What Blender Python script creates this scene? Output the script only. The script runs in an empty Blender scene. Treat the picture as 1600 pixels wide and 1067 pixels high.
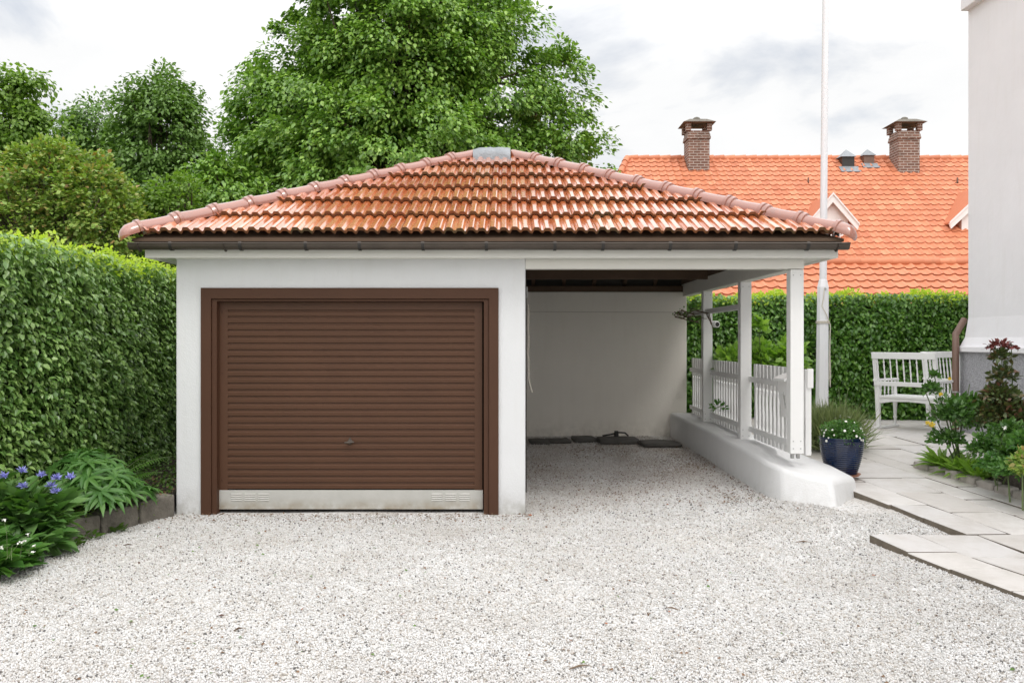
import bpy, bmesh, math, random
import numpy as np
from mathutils import Vector, Matrix
random.seed(7); rng = np.random.default_rng(11)
R = math.radians
scn = bpy.context.scene; COL = scn.collection

# ------------------------------------------------------------------ camera, sky, sun
F, CX, CY, EYE = 1400.0, 795.0, 531.0, 1.65        # focal length and horizon in pixels of the 1600 px photograph
cam = bpy.data.cameras.new('camera'); co = bpy.data.objects.new('camera', cam); COL.objects.link(co)
co.location = (0, 0, EYE); co.rotation_euler = (R(90), 0, 0)
cam.sensor_width = 36; cam.lens = 36 * F / 1600; cam.clip_end = 2000; cam.clip_start = 0.05
cam.shift_x = (800 - CX) / 1600; cam.shift_y = -(533.5 - CY) / 1600
scn.camera = co
scn.view_settings.view_transform = 'Standard'; scn.view_settings.look = 'None'
scn.view_settings.exposure = 0.0; scn.cycles.max_bounces = 12; scn.cycles.diffuse_bounces = 8; scn.view_settings.gamma = 1
SUN_EL, SUN_AZ = 53, 142      # azimuth clockwise from +Y
w = bpy.data.worlds.new('World'); scn.world = w; w.use_nodes = True
nt = w.node_tree; nt.nodes.clear()
def N_(t, ty, **k):
    n = t.nodes.new(ty)
    for a, b in k.items(): setattr(n, a, b)
    return n
def ramp(t, fac, stops, interp='LINEAR'):
    n = t.nodes.new('ShaderNodeValToRGB'); n.color_ramp.interpolation = interp
    e = n.color_ramp.elements
    while len(e) < len(stops): e.new(0.5)
    for i, (p, c) in enumerate(stops):
        e[i].position = p; e[i].color = (*c, 1) if len(c) == 3 else c
    t.links.new(fac, n.inputs[0]); return n.outputs[0]
sky = N_(nt, 'ShaderNodeTexSky', sky_type='NISHITA', sun_disc=False)
sky.sun_elevation = R(SUN_EL); sky.sun_rotation = R(SUN_AZ)
tc = N_(nt, 'ShaderNodeTexCoord')
sep = N_(nt, 'ShaderNodeSeparateXYZ'); nt.links.new(tc.outputs['Generated'], sep.inputs[0])
mp = N_(nt, 'ShaderNodeMapping'); mp.inputs['Scale'].default_value = (1.0, 1.0, 2.6); mp.inputs['Location'].default_value = (3.2, .4, .3)
nt.links.new(tc.outputs['Generated'], mp.inputs[0])
no = N_(nt, 'ShaderNodeTexNoise'); no.inputs['Scale'].default_value = 3.2; no.inputs['Detail'].default_value = 9; no.inputs['Roughness'].default_value = .55
no.inputs['Distortion'].default_value = .3
nt.links.new(mp.outputs[0], no.inputs[0])
cloudc = ramp(nt, no.outputs[0], [(.30, (8.4, 8.5, 8.7)), (.44, (8.85, 8.9, 8.95)), (.56, (9.3, 9.3, 9.3))])
cover = ramp(nt, no.outputs[0], [(.24, (.35, .35, .35)), (.44, (1, 1, 1))])
up = ramp(nt, sep.outputs[2], [(0, (1, 1, 1)), (.28, (1.02, 1.02, 1.02)), (.6, (1.6, 1.6, 1.62)), (1, (2.1, 2.1, 2.12))])
mu = N_(nt, 'ShaderNodeMix', data_type='RGBA', blend_type='MULTIPLY'); mu.inputs[0].default_value = 1
nt.links.new(cloudc, mu.inputs[6]); nt.links.new(up, mu.inputs[7])
# added sky glow low behind the camera, to brighten the carport's rear wall
dt = N_(nt, 'ShaderNodeVectorMath', operation='DOT_PRODUCT'); nt.links.new(tc.outputs['Generated'], dt.inputs[0])
dt.inputs[1].default_value = (.12, -.93, .35)
glow = ramp(nt, dt.outputs['Value'], [(0, (1, 1, 1)), (.5, (1.2, 1.19, 1.18)), (.85, (1.5, 1.48, 1.45)), (1, (1.65, 1.62, 1.58))])
mu2 = N_(nt, 'ShaderNodeMix', data_type='RGBA', blend_type='MULTIPLY'); mu2.inputs[0].default_value = 1
nt.links.new(mu.outputs[2], mu2.inputs[6]); nt.links.new(glow, mu2.inputs[7]); mu = mu2
mx = N_(nt, 'ShaderNodeMix', data_type='RGBA'); nt.links.new(cover, mx.inputs[0])
nt.links.new(sky.outputs[0], mx.inputs[6]); nt.links.new(mu.outputs[2], mx.inputs[7])
bg = N_(nt, 'ShaderNodeBackground'); bg.inputs[1].default_value = 0.108
nt.links.new(mx.outputs[2], bg.inputs[0])
wo = N_(nt, 'ShaderNodeOutputWorld'); nt.links.new(bg.outputs[0], wo.inputs[0])
sl = bpy.data.lights.new('sun', 'SUN'); sl.energy = 0.9; sl.angle = R(20); sl.color = (1, .965, .91)
so = bpy.data.objects.new('sun', sl); COL.objects.link(so)
sd = Vector((math.sin(R(SUN_AZ)) * math.cos(R(SUN_EL)), math.cos(R(SUN_AZ)) * math.cos(R(SUN_EL)), math.sin(R(SUN_EL))))
so.rotation_euler = (-sd).to_track_quat('-Z', 'Y').to_euler(); so.location = (0, -5, 12)

# ------------------------------------------------------------------ helpers
def at(px, py, Y): return Vector(((px - CX) / F * Y, Y, EYE - (py - CY) / F * Y))
def xx(px, Y): return (px - CX) / F * Y
def zz(py, Y): return EYE - (py - CY) / F * Y
def ss(a, b, x):
    t = np.clip((x - a) / (b - a), 0, 1); return t * t * (3 - 2 * t)
def zp(Y): return .068 + .070 * np.clip(np.asarray(Y, float) - 6.5, 0, 5)
def zg(X, Y):
    X = np.asarray(X, float); Y = np.asarray(Y, float)
    a = .15 * ss(.3, 2.6, X) * ss(6.8, 8.4, Y)
    a = a + .035 * ss(1.8, 2.9, X) * (1 - ss(6.8, 8.2, Y))
    z = a + (.18 - a) * ss(8.9, 13.5, Y) * ss(-1, .3, X)
    return z + .008 * np.sin(X * 2.1 + 1) * np.cos(Y * 1.7) + .005 * np.sin(X * 5.3) * np.sin(Y * 4.1)
def bp(px, py):
    Y = 8.0
    for _ in range(30): Y = F * (EYE - float(zp(Y))) / (py - CY)
    return xx(px, Y), Y

def tag(o, label=None, cat=None, group=None, kind=None):
    if label: o['label'] = label
    if cat: o['category'] = cat
    if group: o['group'] = group
    if kind: o['kind'] = kind
    return o
def empty(name, loc, label, cat, group=None):
    o = bpy.data.objects.new(name, None); COL.objects.link(o); o.location = loc
    o.empty_display_size = .1
    return tag(o, label, cat, group)
def link(name, me, mat, parent=None):
    o = bpy.data.objects.new(name, me); COL.objects.link(o)
    for m in (mat if isinstance(mat, (list, tuple)) else [mat]): me.materials.append(m)
    if parent is not None:
        o.parent = parent
        if parent.type == 'EMPTY': o.location = -Vector(parent.location)
    return o
def bevel(o, wd=.005, seg=2):
    m = o.modifiers.new('bevel', 'BEVEL'); m.width = wd; m.segments = seg; m.limit_method = 'ANGLE'; m.angle_limit = R(35)
    return o
class MB:
    def __init__(s): s.v = []; s.f = []
    def raw(s, vs, fs):
        b = len(s.v); s.v += [tuple(v) for v in vs]; s.f += [tuple(b + i for i in f) for f in fs]; return s
    def box(s, x0, x1, y0, y1, z0, z1):
        return s.raw([(x0,y0,z0),(x1,y0,z0),(x1,y1,z0),(x0,y1,z0),(x0,y0,z1),(x1,y0,z1),(x1,y1,z1),(x0,y1,z1)],
                     [(0,3,2,1),(4,5,6,7),(0,1,5,4),(1,2,6,5),(2,3,7,6),(3,0,4,7)])
    def obox(s, c, ax, ay, az):      # oriented box: centre and half-axis vectors
        c = Vector(c); ax = Vector(ax); ay = Vector(ay); az = Vector(az)
        vs = [c + sx*ax + sy*ay + sz*az for sz in (-1,1) for sx, sy in ((-1,-1),(1,-1),(1,1),(-1,1))]
        return s.raw(vs, [(0,3,2,1),(4,5,6,7),(0,1,5,4),(1,2,6,5),(2,3,7,6),(3,0,4,7)])
    def beam(s, a, b, wd, h, up=(0,0,1)):
        a = Vector(a); b = Vector(b); d = (b - a); u = Vector(up); sd_ = d.cross(u).normalized(); u2 = sd_.cross(d).normalized()
        return s.obox((a + b) / 2, sd_ * wd / 2, d / 2, u2 * h / 2)
    def prism(s, pts, y0, y1, axis='y'):
        n = len(pts)
        if axis == 'y': vs = [(p[0], y0, p[1]) for p in pts] + [(p[0], y1, p[1]) for p in pts]
        elif axis == 'x': vs = [(y0, p[0], p[1]) for p in pts] + [(y1, p[0], p[1]) for p in pts]
        else: vs = [(p[0], p[1], y0) for p in pts] + [(p[0], p[1], y1) for p in pts]
        return s.raw(vs, [tuple(range(n)), tuple(range(2*n-1, n-1, -1))] + [(i, (i+1) % n, n + (i+1) % n, n + i) for i in range(n)])
    def tube(s, pts, rad, seg=8, cap=True):
        pts = [Vector(p) for p in pts]; n = len(pts)
        if not hasattr(rad, '__len__'): rad = [rad] * n
        vs = []; prev = None
        for i, p in enumerate(pts):
            d = (pts[min(i+1, n-1)] - pts[max(i-1, 0)]).normalized()
            if prev is None: u = d.orthogonal().normalized()
            else: u = (prev - d * prev.dot(d)).normalized()
            prev = u; v = d.cross(u)
            for k in range(seg):
                a = 2*math.pi*k/seg; vs.append(p + rad[i] * (math.cos(a) * u + math.sin(a) * v))
        fs = [(i*seg+k, i*seg+(k+1) % seg, (i+1)*seg+(k+1) % seg, (i+1)*seg+k) for i in range(n-1) for k in range(seg)]
        if cap: fs += [tuple(range(seg))[::-1], tuple(range((n-1)*seg, n*seg))]
        return s.raw(vs, fs)
    def lathe(s, c, prof, seg=24):   # prof: (r, z)
        vs = [(c[0] + r*math.cos(2*math.pi*k/seg), c[1] + r*math.sin(2*math.pi*k/seg), c[2] + z) for r, z in prof for k in range(seg)]
        n = len(prof)
        fs = [(i*seg+k, i*seg+(k+1) % seg, (i+1)*seg+(k+1) % seg, (i+1)*seg+k) for i in range(n-1) for k in range(seg)]
        fs += [tuple(range(seg))[::-1], tuple(range((n-1)*seg, n*seg))]
        return s.raw(vs, fs)
    def build(s, name, mat, parent=None, smooth=False, bev=0):
        me = bpy.data.meshes.new(name); me.from_pydata(s.v, [], s.f); me.update()
        bm = bmesh.new(); bm.from_mesh(me); bmesh.ops.recalc_face_normals(bm, faces=bm.faces); bm.to_mesh(me); bm.free()
        if smooth:
            me.shade_smooth()
            me.set_sharp_from_angle(angle=R(40))
        o = link(name, me, mat, parent)
        if bev: bevel(o, bev)
        return o

def inst(name, tv, tf, pos, rot, sc, mat, parent=None, smooth=False):
    """many copies of one small template merged into one mesh (a crown's leaves, the gravel's stones)"""
    tv = np.asarray(tv, float); n = len(pos); k = len(tv)
    sc = np.asarray(sc, float)
    if sc.ndim == 1: sc = sc[:, None] * np.ones((1, 3))
    vs = (tv[None] * sc[:, None, :]) @ np.transpose(rot, (0, 2, 1)) + np.asarray(pos)[:, None, :]
    me = bpy.data.meshes.new(name); me.vertices.add(n * k); me.vertices.foreach_set('co', vs.astype(np.float32).ravel())
    lv = np.concatenate([np.array(f) for f in tf]); ln = np.array([len(f) for f in tf])
    L = len(lv); loops = (lv[None] + (np.arange(n) * k)[:, None]).ravel()
    starts = (np.concatenate([[0], np.cumsum(ln)[:-1]])[None] + (np.arange(n) * L)[:, None]).ravel()
    me.loops.add(n * L); me.loops.foreach_set('vertex_index', loops.astype(np.int32))
    me.polygons.add(n * len(tf)); me.polygons.foreach_set('loop_start', starts.astype(np.int32))
    me.update(calc_edges=True)
    if smooth: me.shade_smooth()
    return link(name, me, mat, parent)
def nrm(a): return a / np.maximum(np.linalg.norm(a, axis=1, keepdims=True), 1e-9)
def frames(d, n):
    d = nrm(d); s_ = nrm(np.cross(d, n)); n2 = np.cross(s_, d)
    return np.stack([s_, d, n2], axis=2)
def rnd_rot(n):
    return frames(rng.normal(size=(n, 3)), rng.normal(size=(n, 3)))
LEAF = ([(0,0,0),(-.32,.38,.07),(0,.45,-.02),(.32,.38,.07),(-.22,.75,.03),(.22,.75,.03),(0,1.05,-.12)],
        [(0,2,1),(0,3,2),(1,2,4),(2,3,5),(4,2,6),(2,5,6)])
LEAF2 = ([(0,0,0),(-.4,.45,.08),(.4,.45,.08),(0,1,-.08)], [(0,2,1),(1,2,3)])
LANCE = ([(0,0,0),(-.11,.3,.05),(0,.32,0),(.11,.3,.05),(-.1,.65,.0),(0,.65,-.06),(.1,.65,.0),(0,1,-.2)],
         [(0,2,1),(0,3,2),(1,2,5,4),(2,3,6,5),(4,5,7),(5,6,7)])
def leaves(name, tmpl, pos, d, n, size, mat, parent=None):
    return inst(name, tmpl[0], tmpl[1], pos, frames(d, n), size, mat, parent)

# ------------------------------------------------------------------ materials
def mat0(name):
    m = bpy.data.materials.new(name); m.use_nodes = True; t = m.node_tree
    b = t.nodes['Principled BSDF']; return m, t, b
def coord(t, scale=(1,1,1)):
    c = t.nodes.new('ShaderNodeTexCoord'); mpn = t.nodes.new('ShaderNodeMapping'); mpn.inputs['Scale'].default_value = scale
    t.links.new(c.outputs['Object'], mpn.inputs[0]); return mpn.outputs[0]
def noise(t, vec, scale, det=4, rough=.55):
    n = t.nodes.new('ShaderNodeTexNoise'); n.inputs['Scale'].default_value = scale; n.inputs['Detail'].default_value = det
    n.inputs['Roughness'].default_value = rough; t.links.new(vec, n.inputs[0]); return n.outputs[0]
def mixc(t, fac, a, b, mode='MIX'):
    n = t.nodes.new('ShaderNodeMix'); n.data_type = 'RGBA'; n.blend_type = mode
    for sck, v in ((n.inputs[0], fac), (n.inputs[6], a), (n.inputs[7], b)):
        if hasattr(v, 'node'): t.links.new(v, sck)
        elif isinstance(v, (int, float)): sck.default_value = v
        else: sck.default_value = (*v, 1)
    return n.outputs[2]
def mathn(t, op, a, b=0.0, c=None, clamp=False):
    n = t.nodes.new('ShaderNodeMath'); n.operation = op; n.use_clamp = clamp
    for i, v in enumerate((a, b) if c is None else (a, b, c)):
        if hasattr(v, 'node'): t.links.new(v, n.inputs[i])
        else: n.inputs[i].default_value = v
    return n.outputs[0]
def bump(t, b, h, strength=.3, dist=.01, prev=None):
    n = t.nodes.new('ShaderNodeBump'); n.inputs['Strength'].default_value = strength; n.inputs['Distance'].default_value = dist
    t.links.new(h, n.inputs['Height'])
    if prev is not None: t.links.new(prev, n.inputs['Normal'])
    t.links.new(n.outputs[0], b.inputs['Normal']); return n.outputs[0]
def sepz(t, vec, i=2):
    s_ = t.nodes.new('ShaderNodeSeparateXYZ'); t.links.new(vec, s_.inputs[0]); return s_.outputs[i]
def island(t):
    return t.nodes.new('ShaderNodeNewGeometry').outputs['Random Per Island']

def simple(name, col, rough=.5, var=.12, scale=6, bs=40, bstr=.15, bd=.003, spec=.5, metal=0, coat=0):
    m, t, b = mat0(name); v = coord(t)
    n = noise(t, v, scale, 6)
    c = mixc(t, n, tuple(x * (1 - var) for x in col), tuple(min(1, x * (1 + var)) for x in col))
    t.links.new(c, b.inputs['Base Color']); b.inputs['Roughness'].default_value = rough
    b.inputs['Specular IOR Level'].default_value = spec; b.inputs['Metallic'].default_value = metal
    b.inputs['Coat Weight'].default_value = coat
    if bstr: bump(t, b, noise(t, v, bs, 4), bstr, bd)
    return m
def foliage(name, stops, transl=.3, rough=.42, spec=.5):
    m, t, b = mat0(name)
    r = island(t); v = coord(t)
    c = ramp(t, r, [(i / max(1, len(stops) - 1), s_) for i, s_ in enumerate(stops)])
    big = noise(t, v, 1.1, 3)
    k_ = stops[len(stops)//2]; c = mixc(t, mathn(t, 'MULTIPLY_ADD', big, 1.1, -.35, clamp=True), c, (k_[0]*1.15, k_[1]*1.1, k_[2]))
    t.links.new(c, b.inputs['Base Color']); b.inputs['Roughness'].default_value = rough; b.inputs['Specular IOR Level'].default_value = spec
    tr = t.nodes.new('ShaderNodeBsdfTranslucent'); t.links.new(mixc(t, 1.0, c, (1.2, 1.35, .45), 'MULTIPLY'), tr.inputs[0])
    ms = t.nodes.new('ShaderNodeMixShader'); ms.inputs[0].default_value = transl
    t.links.new(b.outputs[0], ms.inputs[1]); t.links.new(tr.outputs[0], ms.inputs[2])
    t.links.new(ms.outputs[0], t.nodes['Material Output'].inputs[0]); return m

def plaster(name, col=(.80,.80,.80), dirt=.35, grain=90, gstr=.35, zlo=0., zhi=.35):
    m, t, b = mat0(name); v = coord(t)
    big = noise(t, v, 1.3, 6, .6); fine = noise(t, v, grain, 3)
    c = mixc(t, mathn(t, 'MULTIPLY_ADD', big, 1.6, -.45, clamp=True), tuple(x * .93 for x in col), col)
    sv = coord(t, (5, 5, .7)); streak = noise(t, sv, 2.2, 5)
    c = mixc(t, mathn(t, 'MULTIPLY_ADD', streak, 1.2, -.62, clamp=True), c, (col[0]*.86, col[1]*.85, col[2]*.82))
    z = sepz(t, v); hgt = mathn(t, 'MULTIPLY_ADD', z, -1 / (zhi - zlo), zhi / (zhi - zlo), clamp=True)
    d = mathn(t, 'MULTIPLY', mathn(t, 'MULTIPLY', hgt, hgt), mathn(t, 'MULTIPLY_ADD', noise(t, v, 9, 8, .7), 3.5, -1.2, clamp=True))
    c = mixc(t, mathn(t, 'MULTIPLY', d, dirt, clamp=True), c, (.22, .2, .15))
    t.links.new(c, b.inputs['Base Color']); b.inputs['Roughness'].default_value = .85; b.inputs['Specular IOR Level'].default_value = .25
    p = bump(t, b, noise(t, v, 5, 5), .25, .02)
    bump(t, b, fine, gstr, .006, p); return m

M = {}
M['wall'] = plaster('white_render', (.71,.72,.73), .7)
M['rearwall'] = plaster('white_rough_render', (.88,.84,.77), .35, 60, .6, .2, .6)
M['lowwall'] = plaster('white_rough_low_wall', (.78,.78,.78), .55, 70, .6, .0, .4)
M['housewall'] = plaster('house_render', (.87,.86,.885), .0, 120, .15)
M['paint'] = simple('white_paint', (.79,.79,.78), .45, .04, 3, 60, .12, .002)
M['trim'] = simple('cream_trim', (.74,.73,.68), .5, .07, 2.5, 40, .12, .003)
M['pole'] = simple('white_pole', (.78,.78,.80), .35, .03, 3, 60, .05)
M['darkwood'] = simple('dark_fascia', (.026,.022,.016), .6, .35, 6, 40, .3)
M['rafter'] = simple('rafter_wood', (.10,.062,.038), .8, .35, 5, 40, .3)
M['zinc'] = simple('zinc_gutter', (.075,.06,.048), .4, .35, 5, 30, .05, .002, .5, .3)
M['soil'] = simple('soil', (.055,.042,.028), .95, .5, 18, 60, .9, .03)
M['ground'] = simple('lawn_ground', (.06,.085,.03), .9, .4, 3, 20, .6, .03)
M['metal'] = simple('grey_metal', (.45,.45,.44), .35, .15, 20, 60, .1, .001, .5, .8)
M['darkmetal'] = simple('dark_metal', (.022,.02,.018), .5, .2, 20, 60, .2, .002)
M['vent'] = simple('vent_metal', (.56,.55,.52), .5, .1)
M['lead'] = simple('lead_sheet', (.27,.29,.31), .5, .25, 9, 14, .8, .02, .5, .3)
M['bark'] = simple('bark', (.09,.07,.05), .9, .4, 8, 25, .8, .03)
M['stem'] = simple('green_stem', (.10,.14,.05), .7, .3, 8, 25, .2)
M['twig'] = simple('twig', (.17,.12,.08), .8, .3, 8, 25, .2)
M['deadleaf'] = simple('dead_leaf', (.17,.10,.055), .8, .6, 3, 25, .2)
M['rustleaf'] = simple('rust_leaf', (.30,.12,.06), .7, .5, 5)
M['core'] = simple('dark_hedge_core', (.035,.035,.018), .95, .5, 12, 30, .8, .04)  # near-black fill colour, painted as the shade inside a hedge
M['plinth'] = simple('roughcast', (.40,.40,.425), .95, .45, 34, 45, 1.0, .03)
M['rope'] = simple('rope', (.6,.56,.48), .8, .1)
M['terracotta'] = simple('terracotta', (.35,.16,.10), .75, .25)
M['pipe'] = simple('brown_pipe', (.16,.095,.07), .5, .2)
M['slate'] = simple('dark_slab', (.085,.08,.072), .85, .35, 7, 30, .5, .01)
M['glass'] = simple('dark_window_glass', (.03,.035,.04), .08, .2, 3, 3, .02)
M['yellow'] = simple('yellow_petal', (.75,.58,.06), .5, .15)
M['whitepetal'] = simple('white_petal', (.8,.8,.74), .5, .05)
M['bluepetal'] = simple('blue_petal', (.30,.31,.68), .5, .3)
M['redpetal'] = simple('dark_red_leaf', (.16,.035,.03), .5, .3)

M['leaf_linden'] = foliage('linden_leaf', [(.07,.16,.022),(.12,.25,.035),(.20,.36,.055),(.34,.50,.11)], .22, .38, .6)
M['leaf_dark'] = foliage('dark_tree_leaf', [(.085,.17,.035),(.13,.24,.05),(.21,.34,.09)], .25)
M['leaf_light'] = foliage('light_tree_leaf', [(.11,.21,.04),(.17,.29,.05),(.24,.36,.08)], .4)
M['leaf_bronze'] = foliage('bronze_bush_leaf', [(.13,.24,.05),(.19,.32,.07),(.23,.36,.08),(.30,.42,.10),(.30,.38,.10),(.44,.22,.12)], .3)
M['leaf_hedge'] = foliage('beech_hedge_leaf', [(.09,.20,.045),(.14,.27,.06),(.21,.35,.09),(.31,.46,.14)], .15, .34, .8)
M['leaf_hedge2'] = foliage('far_hedge_leaf', [(.05,.14,.02),(.09,.22,.03),(.20,.38,.06)], .18, .36, .7)
M['leaf_top'] = foliage('hedge_top_leaf', [(.36,.47,.07),(.48,.60,.10),(.58,.70,.15)], .5)
M['leaf_plant'] = foliage('garden_plant_leaf', [(.05,.15,.03),(.08,.20,.04),(.14,.28,.07)], .3)
M['leaf_corn'] = foliage('cornflower_leaf', [(.07,.17,.04),(.11,.23,.06),(.18,.31,.11)], .3)
M['leaf_fern'] = foliage('fern_leaf', [(.06,.16,.02),(.10,.22,.03)], .35)
M['leaf_lav'] = foliage('lavender_leaf', [(.13,.18,.07),(.19,.24,.10),(.25,.29,.14)], .2)
M['leaf_hyd'] = foliage('hydrangea_leaf', [(.15,.28,.05),(.22,.38,.07),(.30,.46,.11)], .45)
M['leaf_rose'] = foliage('rose_leaf', [(.05,.13,.03),(.08,.18,.04),(.13,.25,.06)], .25, .35)
M['leaf_redrose'] = foliage('red_rose_leaf', [(.07,.075,.035),(.07,.11,.035),(.11,.14,.05),(.20,.06,.05)], .2, .35)
M['leaf_weed'] = foliage('weed_leaf', [(.07,.15,.03),(.12,.22,.04)], .3)

# glazed garage tiles
def tile_mat(name, cols, rough, coat, moss, mosscol=(.06,.045,.02), cior=2.3):
    m, t, b = mat0(name); v = coord(t); r = island(t)
    c = ramp(t, r, [(i / (len(cols) - 1), s_) for i, s_ in enumerate(cols)])
    n = noise(t, v, 7, 7, .65)
    k = mathn(t, 'MULTIPLY_ADD', n, 4.0, -2.3 + moss, clamp=True)
    c = mixc(t, mathn(t, 'MULTIPLY', k, .75), c, mosscol)
    t.links.new(c, b.inputs['Base Color'])
    rr = mathn(t, 'MULTIPLY_ADD', noise(t, v, 14, 4), .35, rough - .12, clamp=True); t.links.new(rr, b.inputs['Roughness'])
    b.inputs['Coat Weight'].default_value = coat; b.inputs['Coat Roughness'].default_value = .10; b.inputs['Coat IOR'].default_value = cior; b.inputs['Specular IOR Level'].default_value = .8 if coat else .3
    bump(t, b, noise(t, v, 12, 2), .10, .006); return m
M['tile'] = tile_mat('glazed_tile', [(.50,.135,.045),(.60,.18,.06),(.66,.235,.09),(.55,.155,.055),(.70,.28,.12)], .19, 1.0, -.1, (.22,.09,.035))
M['hip'] = tile_mat('glazed_hip_tile', [(.25,.078,.042),(.31,.10,.055),(.27,.088,.048)], .16, 1.0, .0, (.14,.055,.03), 1.7)
M['tile_far'] = tile_mat('matt_orange_tile', [(.50,.17,.085),(.62,.225,.115),(.56,.195,.10),(.68,.27,.145)], .5, 0, .16, (.42,.17,.09))
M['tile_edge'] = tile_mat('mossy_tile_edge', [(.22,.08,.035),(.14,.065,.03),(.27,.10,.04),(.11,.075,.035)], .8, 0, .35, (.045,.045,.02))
M['brick'] = None
m, t, b = mat0('old_brick'); v = coord(t)
br = t.nodes.new('ShaderNodeTexBrick'); t.links.new(v, br.inputs[0])
rv = t.nodes.new('ShaderNodeMapping'); rv.inputs['Rotation'].default_value = (R(90), 0, 0)
cmb = t.nodes.new('ShaderNodeCombineXYZ'); sx_ = t.nodes.new('ShaderNodeSeparateXYZ'); t.links.new(v, sx_.inputs[0])
t.links.new(mathn(t, 'ADD', sx_.outputs[0], sx_.outputs[1]), cmb.inputs[0]); t.links.new(sx_.outputs[2], cmb.inputs[1]); t.links.new(cmb.outputs[0], br.inputs[0])
br.inputs['Scale'].default_value = 1; br.inputs['Brick Width'].default_value = .24; br.inputs['Row Height'].default_value = .085
br.inputs['Mortar Size'].default_value = .011
br.inputs['Color1'].default_value = (.14,.07,.05,1); br.inputs['Color2'].default_value = (.23,.12,.085,1); br.inputs['Mortar'].default_value = (.42,.38,.34,1)
t.links.new(mixc(t, mathn(t, 'MULTIPLY_ADD', noise(t, v, 3, 6), 2, -1, clamp=True), br.outputs[0], (.09,.07,.055)), b.inputs['Base Color']); b.inputs['Roughness'].default_value = .9
bump(t, b, br.outputs['Fac'], -.5, .01); M['brick'] = m

# brown painted garage door
def brown(name, col, rough):
    m, t, b = mat0(name); v = coord(t)
    sc = noise(t, coord(t, (1.2, 1, 9)), 6, 6, .72)
    c = mixc(t, noise(t, v, 2.2, 5), tuple(x * .85 for x in col), tuple(x * 1.15 for x in col))
    c = mixc(t, mathn(t, 'MULTIPLY_ADD', sc, 6, -4.05, clamp=True), c, (.17, .10, .07))
    t.links.new(c, b.inputs['Base Color']); b.inputs['Roughness'].default_value = rough; b.inputs['Specular IOR Level'].default_value = .3
    bump(t, b, noise(t, v, 60, 3), .1, .002); return m
M['door'] = brown('brown_door_paint', (.082,.037,.019), .5)
M['frame'] = brown('brown_frame_paint', (.070,.030,.015), .6)
m, t, b = mat0('galvanised_sheet'); v = coord(t)
c = mixc(t, noise(t, v, 3, 7, .7), (.36,.36,.33), (.60,.59,.56))
z = sepz(t, v); lowz = mathn(t, 'MULTIPLY_ADD', z, -9, 1.3, clamp=True)
c = mixc(t, mathn(t, 'MULTIPLY', lowz, mathn(t, 'MULTIPLY_ADD', noise(t, v, 8, 6), 3, -1, clamp=True)), c, (.27,.22,.15))
t.links.new(c, b.inputs['Base Color']); b.inputs['Roughness'].default_value = .5; b.inputs['Metallic'].default_value = .15
bump(t, b, noise(t, v, 6, 3), .15, .01); M['galv'] = m

# gravel sheet and stones
GR = [(0, (.20,.19,.17)), (.035, (.10,.10,.105)), (.08, (.42,.38,.33)), (.14, (.50,.46,.42)), (.3, (.59,.58,.565)), (.5, (.665,.66,.65)), (.8, (.74,.735,.73)), (1, (.62,.615,.61))]
m, t, b = mat0('gravel_bed'); v = coord(t)
vo = t.nodes.new('ShaderNodeTexVoronoi'); vo.inputs['Scale'].default_value = 75; t.links.new(v, vo.inputs[0])
cs = t.nodes.new('ShaderNodeSeparateColor'); t.links.new(vo.outputs['Color'], cs.inputs[0])
c = ramp(t, cs.outputs[0], GR)
c = mixc(t, mathn(t, 'MULTIPLY_ADD', noise(t, v, 1.2, 6, .65), 2.4, -1.05, clamp=True), c, (.40,.35,.29))
t.links.new(c, b.inputs['Base Color']); b.inputs['Roughness'].default_value = .8
bump(t, b, vo.outputs['Distance'], -1.0, .02); M['gravel'] = m
m, t, b = mat0('gravel_stone'); v = coord(t)
c = ramp(t, island(t), GR)
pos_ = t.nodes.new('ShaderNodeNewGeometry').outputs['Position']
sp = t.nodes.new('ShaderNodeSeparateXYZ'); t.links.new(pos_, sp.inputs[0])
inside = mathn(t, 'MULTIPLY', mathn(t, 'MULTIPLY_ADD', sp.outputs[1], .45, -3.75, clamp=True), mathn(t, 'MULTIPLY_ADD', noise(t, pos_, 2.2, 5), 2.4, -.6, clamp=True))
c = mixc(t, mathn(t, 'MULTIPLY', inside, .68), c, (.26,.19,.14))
c = mixc(t, mathn(t, 'MULTIPLY_ADD', noise(t, pos_, .9, 6, .7), 3.2, -1.45, clamp=True), c, mixc(t, .42, c, (.36,.32,.27)))
t.links.new(c, b.inputs['Base Color']); b.inputs['Roughness'].default_value = .7; M['stone'] = m

# paving
m, t, b = mat0('stone_paving'); v = coord(t)
c = ramp(t, island(t), [(0, (.53,.50,.47)), (.35, (.62,.59,.56)), (.7, (.58,.56,.545)), (1, (.68,.65,.62))])
c = mixc(t, mathn(t, 'MULTIPLY_ADD', noise(t, v, 3.5, 8, .7), 2.4, -1.0, clamp=True), c, (.44,.405,.36))
c = mixc(t, mathn(t, 'MULTIPLY_ADD', noise(t, v, 40, 4, .7), 2, -1.15, clamp=True), c, (.72,.70,.67))
t.links.new(c, b.inputs['Base Color']); b.inputs['Roughness'].default_value = .62
p = bump(t, b, noise(t, v, 7, 6), .35, .012); bump(t, b, noise(t, v, 70, 4), .4, .004, p); M['paving'] = m
M['slab_edge'] = simple('earthy_slab_edge', (.15,.125,.095), .9, .4, 12, 40, .8, .01)
M['sett'] = simple('granite_sett', (.36,.33,.30), .85, .35, 12, 45, .8, .01)
M['kerb'] = simple('old_kerb_stone', (.16,.145,.12), .9, .55, 9, 40, 1.0, .015)
M['sand'] = simple('dark_joint_sand', (.10,.085,.06), .95, .5, 20, 60, .6)
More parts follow.
